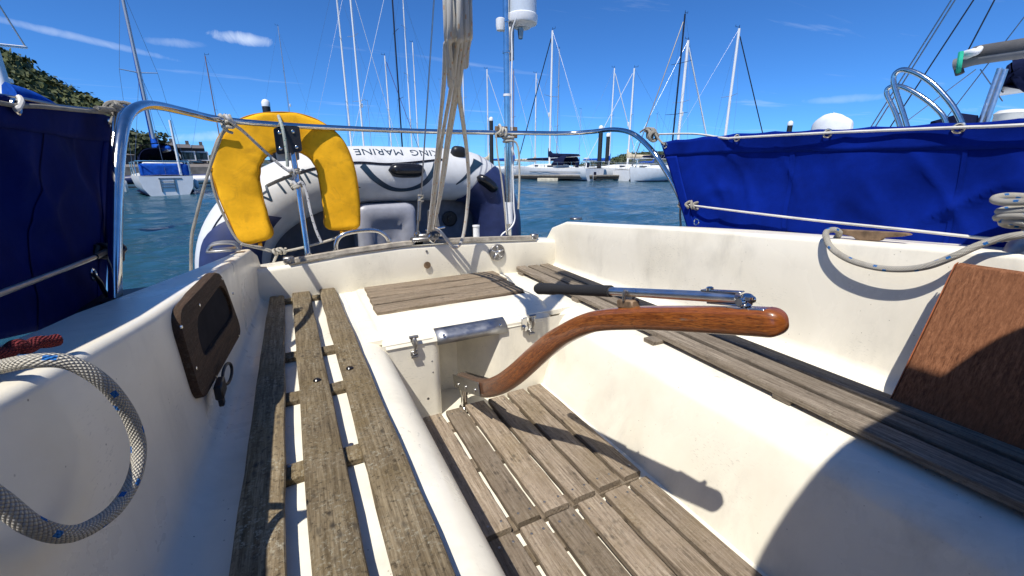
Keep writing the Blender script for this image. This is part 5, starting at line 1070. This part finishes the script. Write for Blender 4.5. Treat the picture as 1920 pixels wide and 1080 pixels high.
def house(px0, px1, D, yr, ye, label):
    a = atD(px0, HY, D); b = atD(px1, HY, D); c = (a+b)/2; d = b-a; ang = math.atan2(d.y, d.x); L = math.hypot(d.x, d.y); ze = mtop(px0, ye, D)-WZ; zr = mtop(px0, yr, D)-WZ; dp = 6
    g = thing('terraced_house', label, 'house', (c.x, c.y, WZ), ang, local=True, group='houses on the far shore')
    W = MB().box((0, dp/2, (ze+1)/2), (L, dp, ze-1), 0).build('wall', 'hwall', g)
    MB().prism([Vector((-L/2, -.3, ze)), Vector((-L/2, dp/2, zr)), Vector((-L/2, dp+.3, ze))], (L, 0, 0)).build('roof', 'roof', g, smooth=False)
    MB().box((L*.3, dp/2, zr+.1), (.35, .5, .6), 0).build('chimney', 'roof', g)
    for i in range(3):
        for z in (ze-.9, ze-2.6):
            if z < 1.6: continue
            x = L*(-.33+.33*i); f = MB().box((x, -.03, z), (1.05, .08, 1.1), 0).build('window', 'white', g); MB().box((x, -.075, z), (.75, .04, .8), 0).build('pane', 'win', f)
house(306, 338, 64, 264, 274, 'dark gabled house nearest the tree beyond the curved rail'); house(338, 366, 65, 268, 277, 'dark house in the middle of the far row'); house(366, 390, 66, 270, 278, 'dark house at the right end of the far row'); house(205, 258, 60, 283, 290, 'low white-edged boat shed left of the houses')

# ================================================================== neighbouring boats
NB = thing('neighbour_yacht', 'neighbouring yacht with steel hoops and a charcoal boom cover above the blue cloth', 'yacht', (4.6, 1.0, WZ))
secs = []
for y, b in ((3.2, .5), (2.4, .85), (1.2, 1.2), (0, 1.4), (-2, 1.3), (-4.5, .6), (-5.6, .05)): secs.append([Vector((4.6+q*b, y, z)) for q, z in ((-.6, -1.5), (-.95, -1.0), (-1, -.35), (-.9, -.33), (0, -.28), (.9, -.33), (1, -.35), (.95, -1.0), (.6, -1.5))])
MB().loft(secs, caps=True).build('hull', 'white', NB, angle=40)
def hoop_(P, X, nm): return MB().tube([atX(x, y, X) for x, y in P], .017, 12, 6).build(nm, 'steel', NB)
hoop_([(1726, 320), (1708, 262), (1694, 215), (1678, 165), (1676, 143), (1690, 131), (1715, 136), (1745, 154), (1771, 180), (1790, 205), (1806, 240), (1820, 300)], 4.0, 'steel_hoop'); hoop_([(1712, 320), (1695, 262), (1680, 215), (1664, 180), (1664, 167), (1678, 161), (1700, 166), (1730, 183), (1757, 205), (1774, 230), (1790, 300)], 4.25, 'steel_hoop')
XB = 4.6; bp_ = [(1790, 112), (1803, 108), (1830, 100), (1880, 92), (1925, 86), (2050, 66), (2300, 26)]
bo = [atX(x, y+10, XB) for x, y in bp_]; BMo = MB().tube(bo, .045, 10, 3).build('boom', 'gboom', NB)
cv = [atX(x, y, XB) for x, y in ((1822, 104), (1830, 101), (1840, 99), (1880, 93), (1925, 86), (2050, 66), (2300, 26))]; MB().tube(cv, lambda t: .02+.034*min(1, t*8), 12, 4).build('sail_cover', 'gcov', BMo)
MB().tube([atX(1812, 103, XB-.03), atX(1822, 99, XB-.08), atX(1831, 97, XB-.1), atX(1838, 90, XB-.07)], lambda t: .035*(1-t*.5), 10).build('white_sail', 'white', BMo)
st_ = MB(); pc = atX(1799, 118, XB)
st_.tube([atX(1802, 98, XB-.10), atX(1800, 112, XB-.115), atX(1798, 126, XB-.11), atX(1797, 134, XB-.06)], .016, 8); st_.build('green_strap', 'teal', BMo)
MB().tube([atX(1796, 122, XB), atX(1798, 132, XB), atX(1800, 139, XB)], .026, 10).build('boom_end', 'gcov', BMo)
for p0, p1 in (((1875, 128), (1802, 330)), ((1885, 130), (1814, 330))): MB().cyl(atX(*p0, XB-.05), atX(*p1, XB-.1), .016, seg=10).build('boom_crutch', 'alu', NB)
for p0, p1 in (((1640, 240), (1797, -10)), ((1632, 240), (1790, -10)), ((1668, 240), (1832, -10)), ((1815, 95), (1870, -10)), ((1760, 240), (1945, 0)), ((1690, 235), (1830, 130)), ((1838, 130), (1880, 190))): a_, b_ = atX(*p0, XB), atX(*p1, XB); ext_ = p0[1] > 200 and p0[0] != 1690; lo_ = a_+(a_-b_)*((a_.z+.3)/(b_.z-a_.z)) if ext_ else a_; hi_ = b_+(b_-a_)*2.5 if p1[1] <= 0 else b_; MB().cyl(lo_, hi_, .0035 if p0[0] > 1680 and p0[0] != 1815 else .005, seg=6).build('stay', 'mastd' if p0[0] in (1668, 1815) else 'wire', NB)
wc = [atX(x, y, 4.3) for x, y in ((1518, 238), (1524, 222), (1545, 212), (1575, 211), (1592, 220), (1597, 238))]
mb = MB(); c = atX(1557, 242, 4.3); secs = []
for k in range(9):
    a = math.pi/2*k/8; s = math.cos(a)**.6; secs.append([c+Vector((.11*s*math.cos(t), .155*s*math.sin(t)*(1+.1*math.sin(3*t)), .115*math.sin(a)**.7*(1+.16*math.sin(2*t+1)+.06*math.sin(5*t)))) for t in [2*math.pi*i/18 for i in range(18)]])
mb.loft(secs, closed=True); mb.loft([[v-Vector((0, 0, .55)) for v in secs[0]], secs[0]], closed=True); mb.build('white_cover', 'pipe', NB)
c = atX(1893, 222, 4.2); MB().lathe(c, [(.075, -.6), (.075, .02), (.08, .03), (.06, .05), (.02, .055)], (0, 0, 1), 18).build('vent_dome', 'offw', NB)
mb = MB(); mb.prism([atX(1740, 245, 4.3), atX(1745, 228, 4.3), atX(1802, 212, 4.3), atX(1806, 245, 4.3)], (.3, 0, 0)); mb.build('dark_hood', 'ncov', NB, smooth=False)
NB2 = thing('neighbour_yacht', 'farther yacht whose pale boom with navy cover shows at the right edge', 'yacht', (8.5, 1, WZ))
secs = []
for y, b in ((3.6, .9), (2.5, 1.15), (1, 1.4), (-2, 1.3), (-4.5, .6), (-5.6, .05)): secs.append([Vector((8.5+q*b, y, z)) for q, z in ((-.6, -1.5), (-.95, -1.0), (-1, -.25), (0, -.18), (1, -.25), (.95, -1.0), (.6, -1.5))])
MB().loft(secs, caps=True).build('hull', 'white', NB2, angle=40)
MB().tube([atX(1866, 165, 8.5), atX(1925, 156, 8.5), atX(2300, 100, 8.5)], .11, 10).build('boom', 'mastw', NB2); MB().tube([atX(1900, 150, 8.4), atX(1915, 143, 8.4), atX(1940, 132, 8.4), atX(2300, 70, 8.4)], lambda t: .06+.16*min(1, t*5), 10).build('sail_cover', 'ncov', NB2)
q = atX(2100, 200, 8.5); MB().cyl(q, q+Vector((0, 0, 9)), .09, seg=8).build('mast', 'mastw', NB2)
NL = thing('neighbour_yacht', 'yacht beyond the dark navy cloth with a pale leaning mast at the left edge', 'yacht', (-6.5, 8, WZ))
pm = atD(14, 172, 11); ptp = atD(-55, -40, 11)
MB().cyl(pm-Vector((0, 0, 1.5)), ptp, .075, seg=10).build('mast', 'mastw', NL); MB().cyl(atD(-40, 80, 11), atD(50, 89, 11.4), .022, seg=6).build('spreader', 'mastw', NL); MB().cyl(atD(48, 88, 11.4), atD(-20, -20, 11.2), .012, seg=5).build('shroud', 'wire', NL)
u_ = Vector((pm.x, pm.y, 0)).normalized(); sd = Vector((-u_.y, u_.x, 0)); cc = Vector((pm.x, pm.y, 0)); secs = []
for d_, b in ((-.3, .9), (1, 1.25), (3, 1.35), (5, 1.1), (7, .4), (8, .04)): secs.append([cc+sd*d_+u_*(q*b)+Vector((0, 0, z)) for q, z in ((-.6, -1.5), (-.95, -.9), (-1, -.25), (0, -.15), (1, -.25), (.95, -.9), (.6, -1.5))])
MB().loft(secs, caps=True).build('hull', 'white', NL, angle=40)
MB().tube([atD(20, 182, 10.6), atD(60, 186, 10.7), atD(112, 205, 10.9)], lambda t: .22*(1-.8*t), 10).build('boom_cover', 'bcov', NL)
